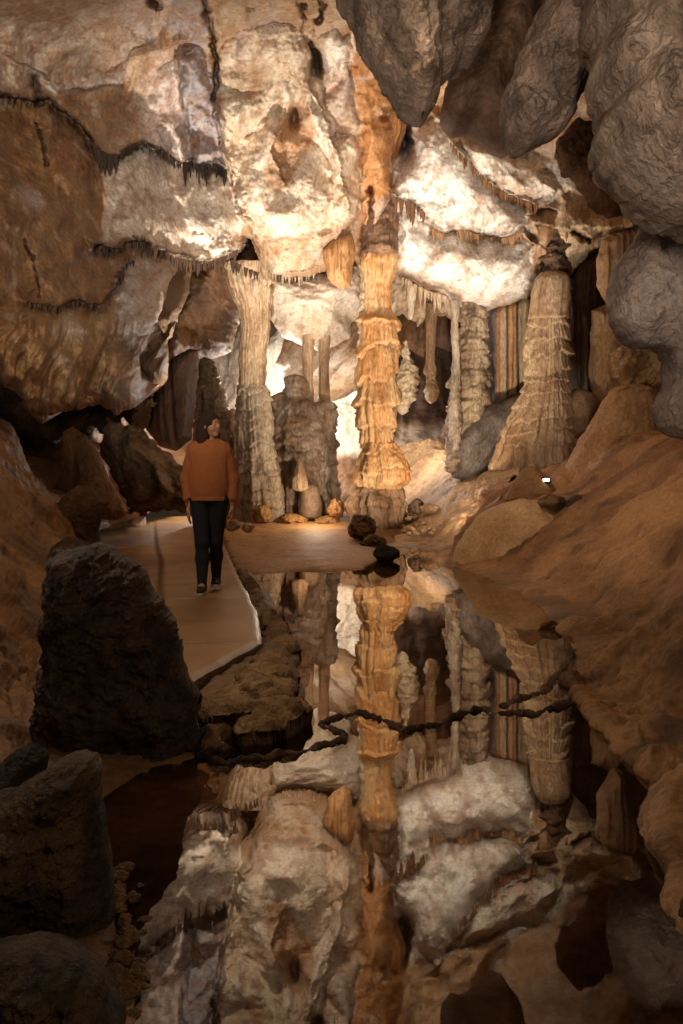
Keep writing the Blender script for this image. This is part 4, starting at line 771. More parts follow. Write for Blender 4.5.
S = [[(392,556,14.6),(425,556,14.8),(448,562,13.8),(470,580,12.6)],[(394,538,17.6),(425,536,17.4),(455,542,15.8),(480,545,14.4)],[(396,524,19),(430,516,18.4),(466,505,17.2),(500,500,15.8)],
     [(398,510,20.4),(430,498,19.8),(468,484,18.6),(515,474,17.2)],[(396,490,22),(430,470,21.5),(474,468,20.2),(530,456,19)],[(390,450,23.6),(430,440,23),(480,450,22),(560,440,20.5)]]
tag(loft('mud_bank', S, 220, 220, M_MUD, cf(lin(206,170,128), lin(166,130,94), 1.3, 126, stain=lin(120,86,58)), .1, 1.8, 127, 6), 'pale gravelly bank right of the tallest column foot', 'bank')
# left slope
Lr = [[(-120,900,3.2),(-60,820,3.4),(0,760,3.8),(50,740,4.6),(90,700,5.2)],[(-120,720,3.8),(-60,690,4.4),(0,690,5.),(34,690,5.6),(70,660,6.2)],[(-120,600,5.),(-60,590,5.8),(0,592,6.6),(34,606,7.2),(66,600,7.8)],
      [(-120,500,6.4),(-60,500,7.4),(0,508,8.4),(40,530,9),(78,560,9.4)],[(-120,440,8),(-60,438,9),(0,440,10),(30,480,10.4),(84,534,10.8)],[(-120,400,10),(-60,410,11),(0,425,11.6),(20,470,12.4),(90,520,13)],[(-120,390,13),(-60,400,14),(0,420,14.4),(20,470,15),(90,510,15.5)]]
tag(loft('wall_left', Lr, 260, 330, M_MUD, cf(lin(158,112,68), lin(116,78,46), 1.3, 130, stain=lin(84,56,36)), .12, 1.6, 131, 7), 'brown earthy slope rising along the left edge', kind='structure')
drape('flowstone_curtain', 'ochre flowstone ramp in the dark recess at the left', 'flowstone', [(62,432),(72,428),(86,436),(100,455),(112,480),(128,512),(118,520),(60,516),(52,490),(66,470)], 14.4, (lin(170,124,76), lin(136,96,58), lin(96,66,42)), 3, .14, 12, Tf=.35, R=1.4)
tag(mass('rubble_slope', [(108,416),(118,420),(130,428),(150,438),(168,450),(190,468),(198,492),(196,508),(150,514),(128,514),(116,480),(100,446)], 16.6, M_ROCK, cf(lin(170,144,116), lin(112,88,66), 2.6, 133, .6, stain=lin(54,40,30)), R=1.5, Tf=.6, Tb=.6, rough=.3, freq=1.6, edge=.12, relief=lambda X, Z, Y: .28*ridged((X*.8+Z*.6)*2.4+.3*noise(X*2, Z*2, 0, 134), (Z*.8-X*.6)*.8, 0*X+2, 4, 135, .6)), 'craggy diagonal rock slope between the ochre ramp and the path', 'rock slope')
tag(mass('crust_or_shade_mass', [(-60,340),(150,345),(152,395),(150,420),(136,430),(122,418),(108,440),(92,428),(78,450),(60,432),(44,462),(26,448),(8,474),(-60,480)], 17.2, M_ROCK, cf(lin(96,70,48), lin(60,44,32), 1.8, 132), R=.9, Tf=.5, Tb=1.2, rough=.3, freq=1.8, edge=.2), 'dark jagged mass added as shade under the left overhang', 'rock')  # dark mass added to keep the recess under the overhang black
# ------------------------------------------------------------------ foreground dark rocks
def crag(a, s, f=5.): return lambda X, Z, Y: a*fbm(X*f, Z*f, Y*f, 5, s, g=.62)+a*.6*ridged(X*f*.7, Z*f*1.3, Y*0, 3, s+1)
tag(mass('stalagmite_stump', [(30,772),(30,740),(36,700),(33,685),(42,668),(44,640),(38,630),(46,606),(48,572),(56,552),(76,544),(94,545),(108,550),(128,558),(144,572),(150,592),(162,604),(170,622),(178,642),(180,662),(190,680),(198,700),(194,722),(198,740),(196,764),(150,772),(90,772)], 4.45, M_DARK, cf(lin(112,88,70), lin(66,52,42), 7, 140, stain=lin(120,88,60)), R=.3, Tf=.22, Tb=.4, rough=.05, freq=9, relief=crag(.05, 141, 7), edge=.035, ef=9, h=.0042), 'black craggy stalagmite stump in the left foreground at the water edge', 'rock')
tag(mass('foreground_boulder', [(-70,815),(-20,804),(14,790),(36,776),(56,762),(76,755),(92,757),(99,768),(98,790),(101,820),(104,850),(108,880),(110,910),(122,950),(132,990),(130,1050),(-70,1080)], 2.75, M_DARK, cf(lin(118,88,58), lin(64,48,36), 5, 142, stain=lin(128,94,60)), R=.3, Tf=.22, Tb=.35, rough=.04, freq=8, relief=crag(.04, 143, 8), edge=.015, ef=12, h=.003), 'dark foreground rock with tan rounded top, bottom left corner', 'rock')
tag(mass('foreground_boulder', [(-90,965),(-20,958),(20,950),(50,958),(76,966),(96,984),(104,1002),(118,1022),(124,1050),(150,1100),(-90,1100)], 2.2, M_DARK, cf(lin(112,88,64), lin(58,44,34), 8, 152, stain=lin(140,110,76)), R=.22, Tf=.12, Tb=.3, rough=.04, freq=10, relief=crag(.035, 153, 11), edge=.008, ef=14, h=.0026), 'rough pitted dark rock at the very bottom left edge', 'rock')
tag(mass('foreground_boulder', [(-70,780),(0,765),(16,750),(34,744),(46,756),(40,790),(20,830),(-70,840)], 3.5, M_DARK, cf(lin(70,52,38), lin(46,34,26), 6, 144), R=.2, Tf=.2, Tb=.2, rough=.04, freq=7, h=.004), 'low black rock behind the tan-topped foreground rock', 'rock')
tag(mass('perched_boulder', [(55,520),(56,504),(64,494),(78,486),(90,485),(102,492),(107,502),(104,515),(98,530),(99,548),(92,552),(86,545),(76,534),(64,528)], 10.2, M_ROCK, cf(lin(120,88,58), lin(76,54,38), 3.5, 145), R=.25, Tf=.25, Tb=.3, rough=.05, freq=5), 'brown angular boulder perched on the left slope edge above the path', 'rock')
tag(mass('perched_boulder', [(48,560),(52,548),(66,536),(82,540),(96,552),(100,566),(90,580),(60,580)], 8.6, M_ROCK, cf(lin(110,82,56), lin(70,52,38), 3.5, 146), R=.22, Tf=.2, Tb=.3, rough=.06, freq=5), 'dark rough boulder directly behind the black stalagmite stump', 'rock')
def wz(px, py, z=0.): Y = gy(py, z); return (*at(px, py, Y),)+(0,)
B1 = [[wz(566,684,-.12),wz(580,708,-.12),wz(600,740,-.12),wz(630,770,-.12),wz(662,794,-.12),wz(740,830,-.12)],
      [wz(570,682),wz(584,700),wz(606,728),wz(634,756),wz(664,780),wz(740,800)],
      [(574,676,6.2),(592,682,5.9),(616,694,5.5),(644,706,5.1),(672,706,4.8),(740,700,4.6)],
      [(580,672,6.4),(600,662,6.2),(626,652,5.9),(656,642,5.6),(680,630,5.4),(740,610,5.2)],
      [(582,672,6.9),(602,656,6.7),(628,643,6.4),(658,628,6.1),(686,610,5.9),(740,580,5.8)],
      [(584,690,7.4),(604,690,7.2),(630,670,7.),(660,660,6.8),(690,640,6.7),(760,600,6.8)]]
tag(loft('bank_boulder', B1, 220, 200, M_MUD, cf(lin(176,128,82), lin(112,76,48), 2, 147, stain=lin(70,48,32)), .07, 3, 148, 7, lambda G: .035*ridged(G[...,0]*4, G[...,1]*3, G[...,2]*4, 3, 149)), 'big muddy boulder at the right pool edge, lower middle right', 'rock')
B2 = [[wz(700,764,-.1),wz(668,772,-.1),wz(646,788,-.1),wz(634,812,-.1),wz(638,842,-.1),wz(658,872,-.1),wz(660,910,-.1),wz(680,960,-.1)],
      [wz(704,768),wz(672,776),wz(650,790),wz(640,812),wz(643,840),wz(662,868),wz(664,905),wz(684,950)],
      [(716,752,4.15),(690,762,4.0),(672,776,3.8),(664,800,3.5),(668,836,3.2),(682,866,3.),(690,900,2.8),(712,940,2.6)],
      [(760,722,4.3),(740,740,4.1),(730,760,3.9),(730,790,3.6),(736,830,3.3),(744,860,3.1),(752,900,2.9),(770,940,2.7)]]
tag(loft('bank_boulder', B2, 240, 140, M_MUD, cf(lin(186,138,90), lin(136,94,60), 3, 149), .03, 4, 150, 6), 'tan boulder on the right edge below the muddy boulder', 'rock')
tag(mass('bank_boulder', [(600,1060),(608,1010),(622,988),(636,978),(648,960),(662,930),(690,900),(780,890),(780,1080)], 2.75, M_DARK, cf(lin(92,68,46), lin(60,44,32), 6, 150), R=.2, Tf=.15, Tb=.2, rough=.03, freq=9, h=.0035), 'dark low rock in the bottom right corner', 'rock')
tag(mass('bank_boulder', [(200,1060),(230,1030),(262,1020),(320,1014),(380,1018),(400,1026),(430,1060)], 2.45, M_DARK, cf(lin(70,52,38), lin(50,38,28), 6, 151), R=.06, Tf=.08, Tb=.06, rough=.01, freq=9, h=.003), 'sliver of dark rock at the bottom edge centre', 'rock')
bro = (lin(150,116,82), lin(104,78,54)); drk = (lin(156,120,84), lin(84,60,42))
for k, (px, pb, wp, hp, dp, cols, lab) in enumerate([
    (386,561,28,17,.42,(lin(66,52,44), lin(40,32,28)),'small black block standing in the water before the tallest column'),
    (362,540,30,26,.6,drk,'dark craggy rock at the left foot of the tallest column'), (396,534,34,20,.7,drk,'dark craggy rock at the right foot of the tallest column'),
    (374,548,30,14,.4,drk,'low dark rock behind the black block in the water'), (412,528,26,14,.5,bro,'brown rock right of the tallest column foot'),
    (336,518,18,20,.4,(lin(206,156,98), lin(176,128,80)),'rounded golden rock left of the tallest column base'), (326,529,30,14,.5,(lin(186,138,88), lin(150,108,68)),'low golden rock at the foot of the cluster'),
    (262,524,24,20,.5,(lin(206,160,104), lin(170,124,78)),'rounded golden rock at the foot of the left column'), (292,526,34,13,.6,(lin(196,146,92), lin(160,116,72)),'broad low sandy rock before the stalagmite cluster'),
    (232,530,18,11,.35,(lin(200,176,146), lin(150,120,92)),'pale stone on the path edge by the woman hand'), (248,531,14,9,.3,(lin(206,176,140), lin(166,130,96)),'small pale round stone right of the path edge stone'), (222,527,14,8,.25,drk,'small dark stone closest to the woman on the path edge'),
    (398,519,14,34,.4,(lin(150,128,108), lin(104,84,68)),'short grey stalagmite stub right of the tallest column'), (416,518,18,20,.4,(lin(160,134,110), lin(110,86,66)),'second low grey stub right of the tallest column'),
    (580,512,36,18,.5,(lin(120,100,84), lin(84,66,52)),'grey rough stone on the right bank'), (552,506,28,12,.4,bro,'flat brown stone beside the lamp on the bank'), (640,520,40,14,.5,bro,'flat brown stone high on the right bank'),
    (430,512,20,9,.3,(lin(206,176,136), lin(170,136,100)),'flat pale stone on the gravelly bank')]):
    Yb = gy(pb, .0) if pb > 545 else (gy(pb, .08) if pb > 535 else 19.0)
    if pb < 525 and px > 540: Yb = 12.8
    if px < 260 and pb > 520: Yb = 16.4
    if px in (430,): Yb = 18.6
    boulder('rock', lab, 'rock', px, pb+2, Yb, wp, hp+2, dp, M_ROCK, cols, seed=200+k, rough=.5 if cols is drk else .3, box=.6, angular=.7 if cols is drk else .3)
# stepped slabs between path and water
for k, (P, z, hh, lab) in enumerate([
    ([(262,645),(282,650),(300,668),(296,690),(266,694),(240,690),(236,668)], .13, .13, 'flat stone ledge at the corner of the concrete path'),
    ([(196,690),(240,668),(262,690),(256,704),(230,716),(198,712)], .12, .12, 'broken stone step below the path corner'),
    ([(222,712),(250,702),(290,694),(306,690),(310,704),(296,716),(262,724),(236,726)], .10, .12, 'black-edged overhanging stone lip at the water'),
    ([(196,726),(222,716),(238,724),(236,736),(200,742)], .06, .08, 'low stone slab beside the black stalagmite stump'),
    ([(262,600),(274,604),(290,628),(300,645),(284,650),(268,640),(262,620)], .08, .1, 'narrow rubble ledge along the right side of the path'),
    ([(236,566),(250,572),(264,590),(262,604),(252,600),(242,584)], .08, .08, 'thin crumbly ledge at the far end of the path side')]):
    W = [gp(px, py, z) for px, py in P]; A = np.array(W); cxy = A.mean(0); hs = .012
    lo, hi = A.min(0)-.05, A.max(0)+.05; X, Y = np.meshgrid(np.arange(lo[0], hi[0], hs), np.arange(lo[1], hi[1], hs))
    sd = poly_sd(X, Y, A)+.05*fbm(X*5, Y*5, 0*X, 5, 160+k, g=.6); gv, gu = np.gradient(sd, hs); gl = np.hypot(gu, gv)+1e-6; st = np.clip(np.where(sd < 0, -sd, 0), 0, 1.5*hs); X2, Y2 = X+gu/gl*st, Y+gv/gl*st
    s = np.maximum(sd, 0); top = z+.04*fbm(X*4, Y*4, 0*X, 5, 170+k, g=.6)+.035*np.round(2.2*noise(X*2.6+.4*Y, Y*2.2, 0*X, 175+k))-.05*(1-np.clip(s/.06, 0, 1))**2
    cin = (sd[:-1,:-1] > 0) | (sd[1:,:-1] > 0) | (sd[:-1,1:] > 0) | (sd[1:,1:] > 0); n = X.size; idx = np.arange(n).reshape(X.shape)
    Q = np.stack([idx[:-1,:-1][cin], idx[:-1,1:][cin], idx[1:,1:][cin], idx[1:,:-1][cin]], 1)
    e = np.sort(np.concatenate([Q[:, [0,1]], Q[:, [1,2]], Q[:, [2,3]], Q[:, [3,0]]]), 1); kk, ct = np.unique(e[:,0]*n+e[:,1], return_counts=True); kk = kk[ct == 1]
    rim = np.stack([kk//n, kk % n, kk % n+n, kk//n+n], 1); Vt = np.stack([X2.ravel(), Y2.ravel(), top.ravel()], 1); Vb = Vt.copy(); Vb[:, 2] = z-hh; Vb[:, :2] = cxy+(Vb[:, :2]-cxy)*.93
    keep, inv = np.unique(np.concatenate([Q, rim, Q[:, ::-1]+n]), return_inverse=True); V = np.concatenate([Vt, Vb])[keep]
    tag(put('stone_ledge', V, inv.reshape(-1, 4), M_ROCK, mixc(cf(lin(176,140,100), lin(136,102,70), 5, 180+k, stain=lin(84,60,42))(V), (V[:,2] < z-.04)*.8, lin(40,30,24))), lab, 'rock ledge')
# rimstone line across the pool
def rim_line(lab, P, w, hgt, s, cols=(lin(120,84,54), lin(60,42,28)), base=-.03):
    W = np.array([gp(px, py) for px, py in P]); sl = np.r_[0, np.cumsum(np.hypot(*(W[1:]-W[:-1]).T))]; n = int(sl[-1]/.012)
    t = np.linspace(0, sl[-1], n); x = np.interp(t, sl, W[:,0])+.035*noise(t*3, 0, 0, s)+.02*fbm(t*11, 0, 0, 3, s+7); y = np.interp(t, sl, W[:,1])+.07*noise(t*2.2, 5, 0, s+1)+.08*fbm(t*8, 5, 0, 3, s+2)
    dx, dy = np.gradient(x), np.gradient(y); q = np.hypot(dx, dy)+1e-9; nx_, ny_ = -dy/q, dx/q
    a = np.linspace(0, math.pi, 9); ww = w*(.55+1.1*np.abs(noise(t*2.5, 1, 3, s+4))+.8*np.abs(noise(t*9, 1, 3, s+6))); 
    X = x[:, None]+nx_[:, None]*np.cos(a)*ww[:, None]; Y = y[:, None]+ny_[:, None]*np.cos(a)*ww[:, None]; Z = base+np.sin(a)*(hgt-base)*(.85+.7*noise(t*7, 2, 2, s+5)+.5*noise(t*23, 2, 2, s+8))[:, None]; Z = Z+.006*noise(X*40, Y*40, 0*X, s+9)
    V = np.stack([X, Y, Z], -1).reshape(-1, 3)
    tag(put('rimstone_ridge', V, gridq(n, 9), M_DARK, mottled(V, *cols, 6, s)), lab, 'rock ridge')
rim_line('thin dark rimstone ridge winding across the whole pool', [(196,758),(230,762),(262,758),(300,752),(325,746),(344,742),(346,734),(330,728),(320,724),(340,716),(360,713),(384,722),(404,730),(430,727),(455,716),(480,710),(505,713),(535,714),(560,706),(580,702)], .03, .024, 190)
rim_line('short crumbly tan ridge along the right shelf shore', [(500,706),(520,700),(545,690),(560,672),(574,650)], .05, .02, 191, (lin(150,116,82), lin(110,80,54)))
# pebbly growth at the left foreground shore, single nodules
rng = np.random.default_rng(11); first = None
for q in range(90):
    t = rng.random(); px = np.interp(t, [0, .4, 1], [112, 122, 112])+rng.normal(0, 13); py = 876+t*150+rng.normal(0, 6); Yq = gy(py, 0)
    if first is None:
        first = boulder('shore_pebble', 'knobbly brown pebble on the shore beside the dark foreground rock', 'pebble', px, py, Yq, 16, 11, .05, M_ROCK, (lin(150,114,78), lin(100,74,50)), seed=230, rough=.35, box=.6, group='knobbly pebbles along the left foreground shore', res=24); continue
    o = first.copy(); C.objects.link(o); p = at(px, py, Yq); o.location = (p[0], p[1], -.012); s = rng.uniform(.5, 1.35); o.scale = (s, s, s*rng.uniform(.6, 1.2)); o.rotation_euler = (0, 0, rng.uniform(0, 6.28))
# small gravel near the bank light
rng = np.random.default_rng(12); first = None
for q in range(40):
    px, py = rng.uniform(404, 446), rng.uniform(514, 538); Yq = np.interp(py, [514, 538], [19.2, 16.9])
    z = CH-(py-HY)*Yq/F
    if first is None:
        first = boulder('gravel_stone', 'small pale stone scattered on the bank right of the tallest column foot', 'stone', px, py, Yq, 6, 4, .1, M_ROCK, (lin(206,176,136), lin(160,126,92)), seed=231, rough=.3, box=.6, group='pale stones scattered on the gravelly bank', res=20); continue
    o = first.copy(); C.objects.link(o); o.location = (at(px, py, Yq)[0], Yq, z); s = rng.uniform(.5, 1.6); o.scale = (s, s, s); o.rotation_euler = (0, 0, rng.uniform(0, 6.28))
# ================================================================== the woman on the path
def build_person():
    Yp = 9.2; gz = .125; px0 = 209
    ox = (px0-CX)*Yp/F; S = 1.66
    root = thing('person', (ox, Yp, gz), 'woman in orange sweatshirt and black leggings walking on the path, looking to the side', 'person')
    # local metres, z up from the path, -y towards the viewer; +x = picture right
    J = dict(pel=(-.005,0,.86), wst=(0,0,1.02), chest=(.0,-.01,1.22), neck=(.005,0,1.40), head=(.01,-.015,1.54))
    hipR, kneeR, ankR = (-.085,0,.84), (-.05,-.10,.46), (-.045,-.14,.075)      # picture-left leg, forward
    hipL, kneeL, ankL = (.085,0,.84), (.06,.02,.46), (.045,.17,.10)
    shR, elR, wrR = (-.150,.01,1.30), (-.205,.03,1.04), (-.185,-.02,.80)
    shL, elL, wrL = (.150,.01,1.30), (.21,.04,1.04), (.215,-.0,.81)
    ty = math.radians(62); fx, fy = math.sin(ty), -math.cos(ty)                 # face direction (picture right, slightly to viewer)
    tilt = -.12
    hc = np.array(J['head'])
    def hd(X, Y, Z):      # head-local coordinates: f forward, r to its right, u up
        dx, dy, dz = X-hc[0], Y-hc[1], Z-hc[2]; dz2 = dz-tilt*(dx*fx+dy*fy)*-1
        return dx*fx+dy*fy, dx*(-fy)+dy*fx, dz2
    def head(X, Y, Z):
        f, r, u = hd(X, Y, Z)
        d = ell(f+.012, r, u-.018, (0,0,0), (.092,.074,.098))
        d = smin(d, ell(f, r, u, (.035,0,-.055), (.05,.05,.058)), .03)
        d = smin(d, ell(f, r, u, (.090,0,-.022), (.020,.012,.022)), .012)       # nose
        d = smin(d, ell(f, r, u, (.066,0,-.098), (.022,.024,.018)), .02)        # chin
        d = smin(d, ell(f, r, u, (.078,0,-.064), (.014,.024,.008)), .008)       # lips
        d = smin(d, ell(f, r, u, (.072,0,.022), (.016,.05,.012)), .015)         # brow
        for s in (-1, 1):
            d = np.maximum(d, -(np.sqrt((f-.094)**2+(r-s*.032)**2+(u)**2)-.017)) # eye sockets
            d = smin(d, ell(f, r, u, (.072,s*.032,-.001), (.013,.014,.012)), .004)
            d = smin(d, ell(f, r, u, (-.005,s*.076,-.012), (.018,.008,.030)), .006)
            d = smin(d, ell(f, r, u, (.05,s*.042,-.04), (.03,.025,.025)), .02)   # cheeks
        return d
    def hand(X, Y, Z, w, s, curl):
        w = np.array(w); d = cap(X, Y, Z, w, w+(0,-.005,-.045), .024, .026, (.75, 1))
        b = w+np.array((0,-.01,-.06))
        d = smin(d, ell(X, Y, Z, w+(0,-.006,-.065), (.018,.036,.042)), .015)
        for q, (oy, L) in enumerate([(-.030,.068),(-.010,.078),(.010,.073),(.028,.058)]):
            a = w+np.array((0, oy-.006, -.098)); m = a+np.array((-s*.006*curl, -.003, -L*.5)); e = m+np.array((-s*.02*curl, -.004, -L*.42))
            d = smin(d, np.minimum(cap(X, Y, Z, a, m, .0088, .0082), cap(X, Y, Z, m, e, .0082, .0068)), .004)
        a = w+np.array((-s*.006, -.03, -.045)); m = a+np.array((-s*.012, -.028, -.03)); e = m+np.array((-s*.004, -.006, -.028))
        return smin(d, np.minimum(cap(X, Y, Z, a, m, .012, .010), cap(X, Y, Z, m, e, .010, .008)), .008)
    def legs(X, Y, Z, g=0):
        d = 9
        for hp, kn, an in ((hipR,kneeR,ankR),(hipL,kneeL,ankL)):
            kn, an, hp = map(np.array, (kn, an, hp)); mid = kn*.62+an*.38+np.array((0,.02,0))
            l = smin(cap(X, Y, Z, hp, kn, .088+g, .053+g), cap(X, Y, Z, kn, mid, .050+g, .052+g), .03)
            l = smin(l, cap(X, Y, Z, mid, an, .051+g, .033+g), .03); d = l if d is 9 else smin(d, l, .012)
        return smin(d, ell(X, Y, Z, (0,.015,.90), (.165+g,.115+g,.12+g)), .05)
    def arms(X, Y, Z, g=0, g2=0):
        d = None
        for sh, el, wr in ((shR,elR,wrR),(shL,elL,wrL)):
            l = smin(cap(X, Y, Z, sh, el, .046+g, .038+g), cap(X, Y, Z, el, wr, .038+g+g2, .024+g*.7), .025); d = l if d is None else smin(d, l, .01)
        return d
    def torso(X, Y, Z, g=0):
        d = smin(ell(X, Y, Z, (0,0,1.24), (.155+g,.105+g,.17+g)), ell(X, Y, Z, (0,0,1.03), (.125+g,.095+g,.16+g)), .06)
        return smin(d, cap(X, Y, Z, (-.12,.005,1.315), (.12,.005,1.315), .045+g, .045+g), .05)
    def body(X, Y, Z):
        d = smin(torso(X, Y, Z), legs(X, Y, Z), .05); d = smin(d, cap(X, Y, Z, (0,.012,1.36), (.005,.0,1.47), .052, .047), .035)
        d = smin(d, arms(X, Y, Z), .03)
        for an in (ankR, ankL): d = smin(d, cap(X, Y, Z, np.array(an), np.array(an)+(0,-.11,-.035), .034, .026), .02)
        d = smin(d, head(X, Y, Z), .012)
        d = np.where(Z < 1.0, smin(smin(d, hand(X, Y, Z, wrR, -1, .8), .01), hand(X, Y, Z, wrL, 1, 1.2), .01), d)
        return d
    O = np.array((ox, Yp, gz))
    def mk(name, fn, lo, hi, h, mat, label=None):
        V, Q = nets(fn, lo, hi, h); o = put(name, V+O, Q, mat, None, parent=root)
        if label: o['label'] = label
        sm = o.modifiers.new('smooth', 'SMOOTH'); sm.factor = .5; sm.iterations = 2
        return o
    skin = plain('skin', lin(206,150,116), .55); swt = plain('orange_sweatshirt', lin(186,112,64), .9, bump=.3, bs=160); leg = plain('black_leggings', lin(26,28,36), .85, bs=60)
    hairm = plain('dark_brown_hair', lin(60,34,20), .85, bump=.6, bs=120); shoe = plain('black_shoe', lin(40,36,36), .6); sole = plain('white_sole', lin(190,180,170), .6)
    mk('body', body, (-.34,-.30,-.01), (.34,.28,1.68), .0052, skin)
    def sweater(X, Y, Z):
        g = .03+.008*np.sin(Z*60+X*14)*np.clip((1.15-Z)*6, 0, 1)
        loose = ell(X, Y, Z, (0,-.005,1.0), (.186,.138,.34))
        d = smin(torso(X, Y, Z, .026), loose, .06)
        a = None
        for sh, el, wr, s in ((shR,elR,wrR,-1),(shL,elL,wrL,1)):
            el_, wr_ = np.array(el)+(0,0,0), np.array(wr)
            l = smin(cap(X, Y, Z, sh, el_, .062, .062), cap(X, Y, Z, el_, wr_+(0,0,.06), .064, .05), .03)
            l = np.minimum(l, cap(X, Y, Z, wr_+(0,0,.045), wr_+(0,0,.005), .033, .031))
            d = smin(d, l, .018)
        d = d+.006*noise(X*16+Z*6, Y*16, Z*9, 300)+.004*noise(X*30, Y*30, Z*14, 301)
        nk = cap(X, Y, Z, (.0,-.01,1.385), (.005,-.02,1.55), .062, .075)
        d = np.maximum(d, -nk)
        torsocut = (.865-Z); armz = np.abs(X) > .188
        d = np.where(armz, np.maximum(d, .79-Z), np.maximum(d, torsocut))
        return d
    mk('sweatshirt', sweater, (-.36,-.26,.76), (.36,.26,1.44), .0065, swt)
    hem = mk('sweatshirt_hem', lambda X, Y, Z: np.maximum(ell(X, Y, Z, (0,-.003,.90), (.181,.134,.5)), np.abs(Z-.862)-.02), (-.22,-.18,.82), (.22,.18,.92), .006, swt)
    hem.parent = root
    mk('leggings', lambda X, Y, Z: np.maximum(np.maximum(legs(X, Y, Z, .009), Z-.965), .045-Z), (-.22,-.24,.03), (.22,.28,.98), .0058, leg)
    def hair(X, Y, Z):
        f, r, u = hd(X, Y, Z)
        d = ell(f+.022, r, u-.03, (0,0,0), (.104,.092,.106))
        d = smin(d, ell(f, r, u, (-.062,0,-.06), (.058,.088,.12)), .04)
        d = smin(d, ell(X, Y, Z, (-.05,.02,1.39), (.078,.075,.11)), .05)
        d = smin(d, ell(X, Y, Z, (-.05,-.055,1.41), (.045,.04,.085)), .04)
        d = smin(d, ell(X, Y, Z, (.06,.03,1.43), (.035,.05,.06)), .03)
        d = d+.007*noise(X*34, Y*34, Z*5, 310)
        face = ell(f, r, u, (.105,0,-.03), (.085,.062,.088))
        return np.maximum(d, -face)
    mk('hair', hair, (-.16,-.14,1.28), (.16,.16,1.70), .0048, hairm)
    for an, sn, pit in ((ankR, 'R', 0.), (ankL, 'L', .12)):
        a = np.array(an); 
        def shoe_f(X, Y, Z, a=a, p=pit):
            zz = Z-(a[2]-.075)+p*(Y-a[1]); d = smin(cap(X, Y, zz, (a[0],a[1]+.015,.05), (a[0],a[1]-.13,.036), .042, .034, (.95,1)), cap(X, Y, zz, (a[0],a[1]+.005,.06), (a[0],a[1]+.0,.10), .04, .038), .03)
            return np.maximum(d, .014-zz)
        def sole_f(X, Y, Z, a=a, p=pit):
            zz = Z-(a[2]-.075)+p*(Y-a[1]); d = cap(X, Y, 0*Z, (a[0],a[1]+.02,0), (a[0],a[1]-.135,0), .043, .037); return np.maximum(d, np.abs(zz-.010)-.011)
        s = mk('shoe', shoe_f, (a[0]-.07,a[1]-.2,-.03), (a[0]+.07,a[1]+.09,a[2]+.09), .005, shoe)
        V, Q = nets(sole_f, (a[0]-.07,a[1]-.2,-.04), (a[0]+.07,a[1]+.09,.12), .004); so = put('sole', V+O, Q, sole, None, parent=root); so.parent = s; so['label'] = 'white sole edge'
build_person()
# ================================================================== lamps of the show cave, with added fill lights
def lamp(kind, loc, to, power, col=(1,.80,.58), size=.25, angle=100, blend=.6, name='cave_or_fill_light'):
    l = bpy.data.lights.new(name, kind); l.energy = power; l.color = col
    if kind == 'SPOT': l.spot_size = math.radians(angle); l.spot_blend = blend; l.shadow_soft_size = size
    elif kind == 'AREA': l.shape = 'DISK'; l.size = size
    else: l.shadow_soft_size = size
    o = bpy.data.objects.new(name, l); C.objects.link(o); o.location = loc
    if to is not None:
        from mathutils import Vector
        o.rotation_euler = (Vector(to)-Vector(loc)).to_track_quat('-Z', 'Y').to_euler()
    return o
WARM = (1., .80, .58); NEU = (1., .90, .78)
lamp('SPOT', at(556,494,14.6), at(455,190,18.5), 5200, NEU, .2, 66, 1)                     # behind the small hump: white lobe, widest column
lamp('SPOT', at(446,534,15.6), at(395,330,19), 700, WARM, .15, 110, 1)                     # pool shore right of the tallest column
lamp('SPOT', at(232,536,15.2), at(285,130,17.5), 2100, NEU, .2, 90, 1)                     # by the path edge stones: cream ceiling
lamp('SPOT', (-.6, -.8, 1.6), at(150,20,15), 3300, NEU, .35, 52, 1)                        # added fill floods behind the viewer: ceiling and columns
lamp('SPOT', (-.3, -.8, 1.6), at(80,-60,11), 1300, NEU, .35, 44, 1)  # added fill for the upper left ceiling
lamp('SPOT', (1.2, .2, 3.), (-.9, 3.6, 0), 46, WARM, .3, 80, 1)                               # added fill beside the viewer: foreground rocks and pool bed
lamp('SPOT', (.9, -.8, 1.6), at(460,280,19), 2500, NEU, .35, 30, 1)  # added front fill for the white lobes and widest column
lamp('POINT', at(268,400,23.4), None, 330, NEU, 0); lamp('POINT', at(212,430,23.5), None, 160, NEU, 0); lamp('POINT', at(316,500,18.3), None, 26, WARM, 0)                                          # chamber behind the left column; last one added to brighten the sandbank
lamp('POINT', at(345,410,21.6), None, 45, NEU, 0)
lamp('POINT', at(420,440,21.4), None, 40, NEU, 0)
lamp('SPOT', at(660,470,12.6), at(635,372,16.5), 180, WARM, .1, 80, 1)  # added warm light on the crust and cone mound
lamp('SPOT', (-3.2, 3.0, 1.2), at(610,120,6.6), 190, (1,.82,.68), .15, 70, 1)              # added fill off to the left: near hanging rocks
lamp('SPOT', (-2.6, 5.0, 5.2), (1.2, 10, 0), 240, WARM, .4, 120, 1)                        # added dim fill high on the left: path and right bank
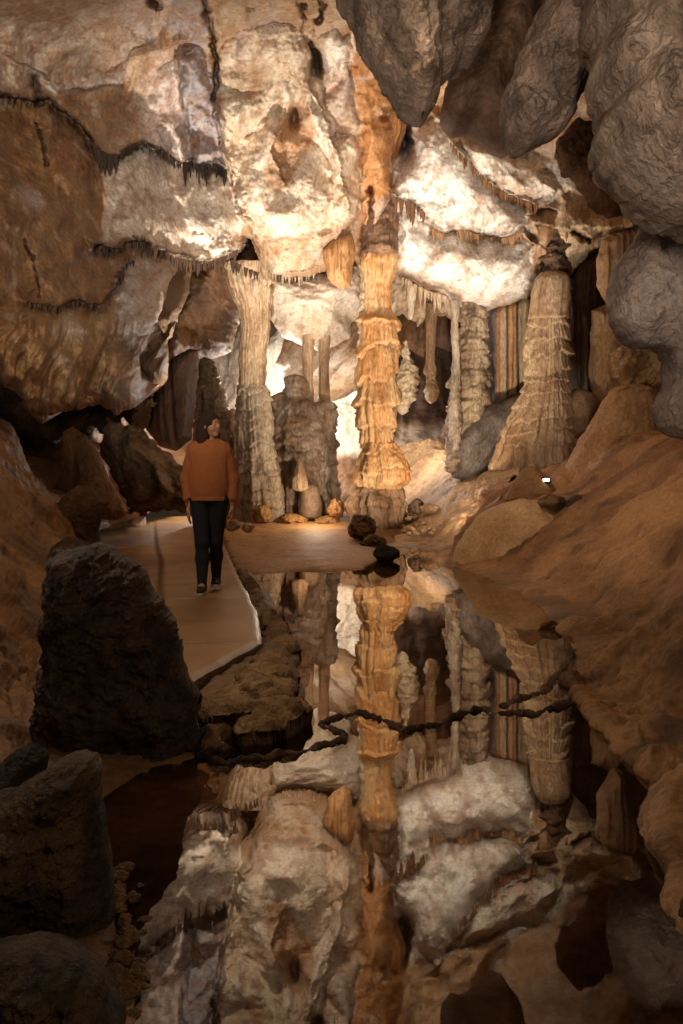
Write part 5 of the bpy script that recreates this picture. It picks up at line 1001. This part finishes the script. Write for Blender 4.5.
lamp('SPOT', (.4, 7.4, 5.2), (3.3, 12, .8), 330, WARM, .4, 80, 1)  # added out of view above to brighten the right bank
lamp('SPOT', (-2.4, 6.6, 4.2), (-.8, 2.8, .2), 150, WARM, .3, 80, 1)  # added unseen light rimming the stump and foreground rock
# ------------------------------------------------------------------ floor lamp fixture on the bank
fx_ = thing('flood_lamp', at(546,484,14.3), 'small glowing flood lamp lying on the right bank by the brown hump', 'lamp')
def boxm(name, c, s, mat, parent, rot=(0,0,0)):
    import bmesh
    bm = bmesh.new(); bmesh.ops.create_cube(bm, size=1); bmesh.ops.scale(bm, vec=s, verts=bm.verts); bmesh.ops.bevel(bm, geom=bm.edges[:], offset=min(s)*.2, segments=2, affect='EDGES')
    me = bpy.data.meshes.new(name); bm.to_mesh(me); bm.free(); me.materials.append(mat); o = bpy.data.objects.new(name, me); C.objects.link(o); o.parent = parent; o.location = c; o.rotation_euler = rot; return o
boxm('lamp_body', (0, .03, .05), (.15, .07, .10), plain('lamp_black', (.02,.02,.02), .5), fx_, (.5, .0, -.3))
boxm('lamp_lens', (.0, -.018, .06), (.09, .02, .04), plain('lamp_glow', (1,.86,.66), .4, emit=4), fx_, (.5, .0, -.3))
# ================================================================== world, camera, view
w = bpy.data.worlds.new('cave_air'); bpy.context.scene.world = w; w.use_nodes = True
w.node_tree.nodes['Background'].inputs[0].default_value = (1, .72, .48, 1); w.node_tree.nodes['Background'].inputs[1].default_value = .05
cam = bpy.data.cameras.new('camera'); co = bpy.data.objects.new('camera', cam); C.objects.link(co); bpy.context.scene.camera = co
co.location = (0, 0, CH); co.rotation_euler = (math.pi/2, 0, 0); cam.sensor_width = 36; cam.lens = 35; cam.sensor_fit = 'AUTO'; cam.shift_y = -(512-HY)/1024; cam.clip_start = .05; cam.clip_end = 200
s = bpy.context.scene; s.view_settings.view_transform = 'Standard'; s.view_settings.look = 'None'; s.view_settings.gamma = 1; s.view_settings.exposure = .35; s.view_settings.use_curve_mapping = False
s.cycles.max_bounces = 8; s.cycles.diffuse_bounces = 4; s.cycles.transparent_max_bounces = 12
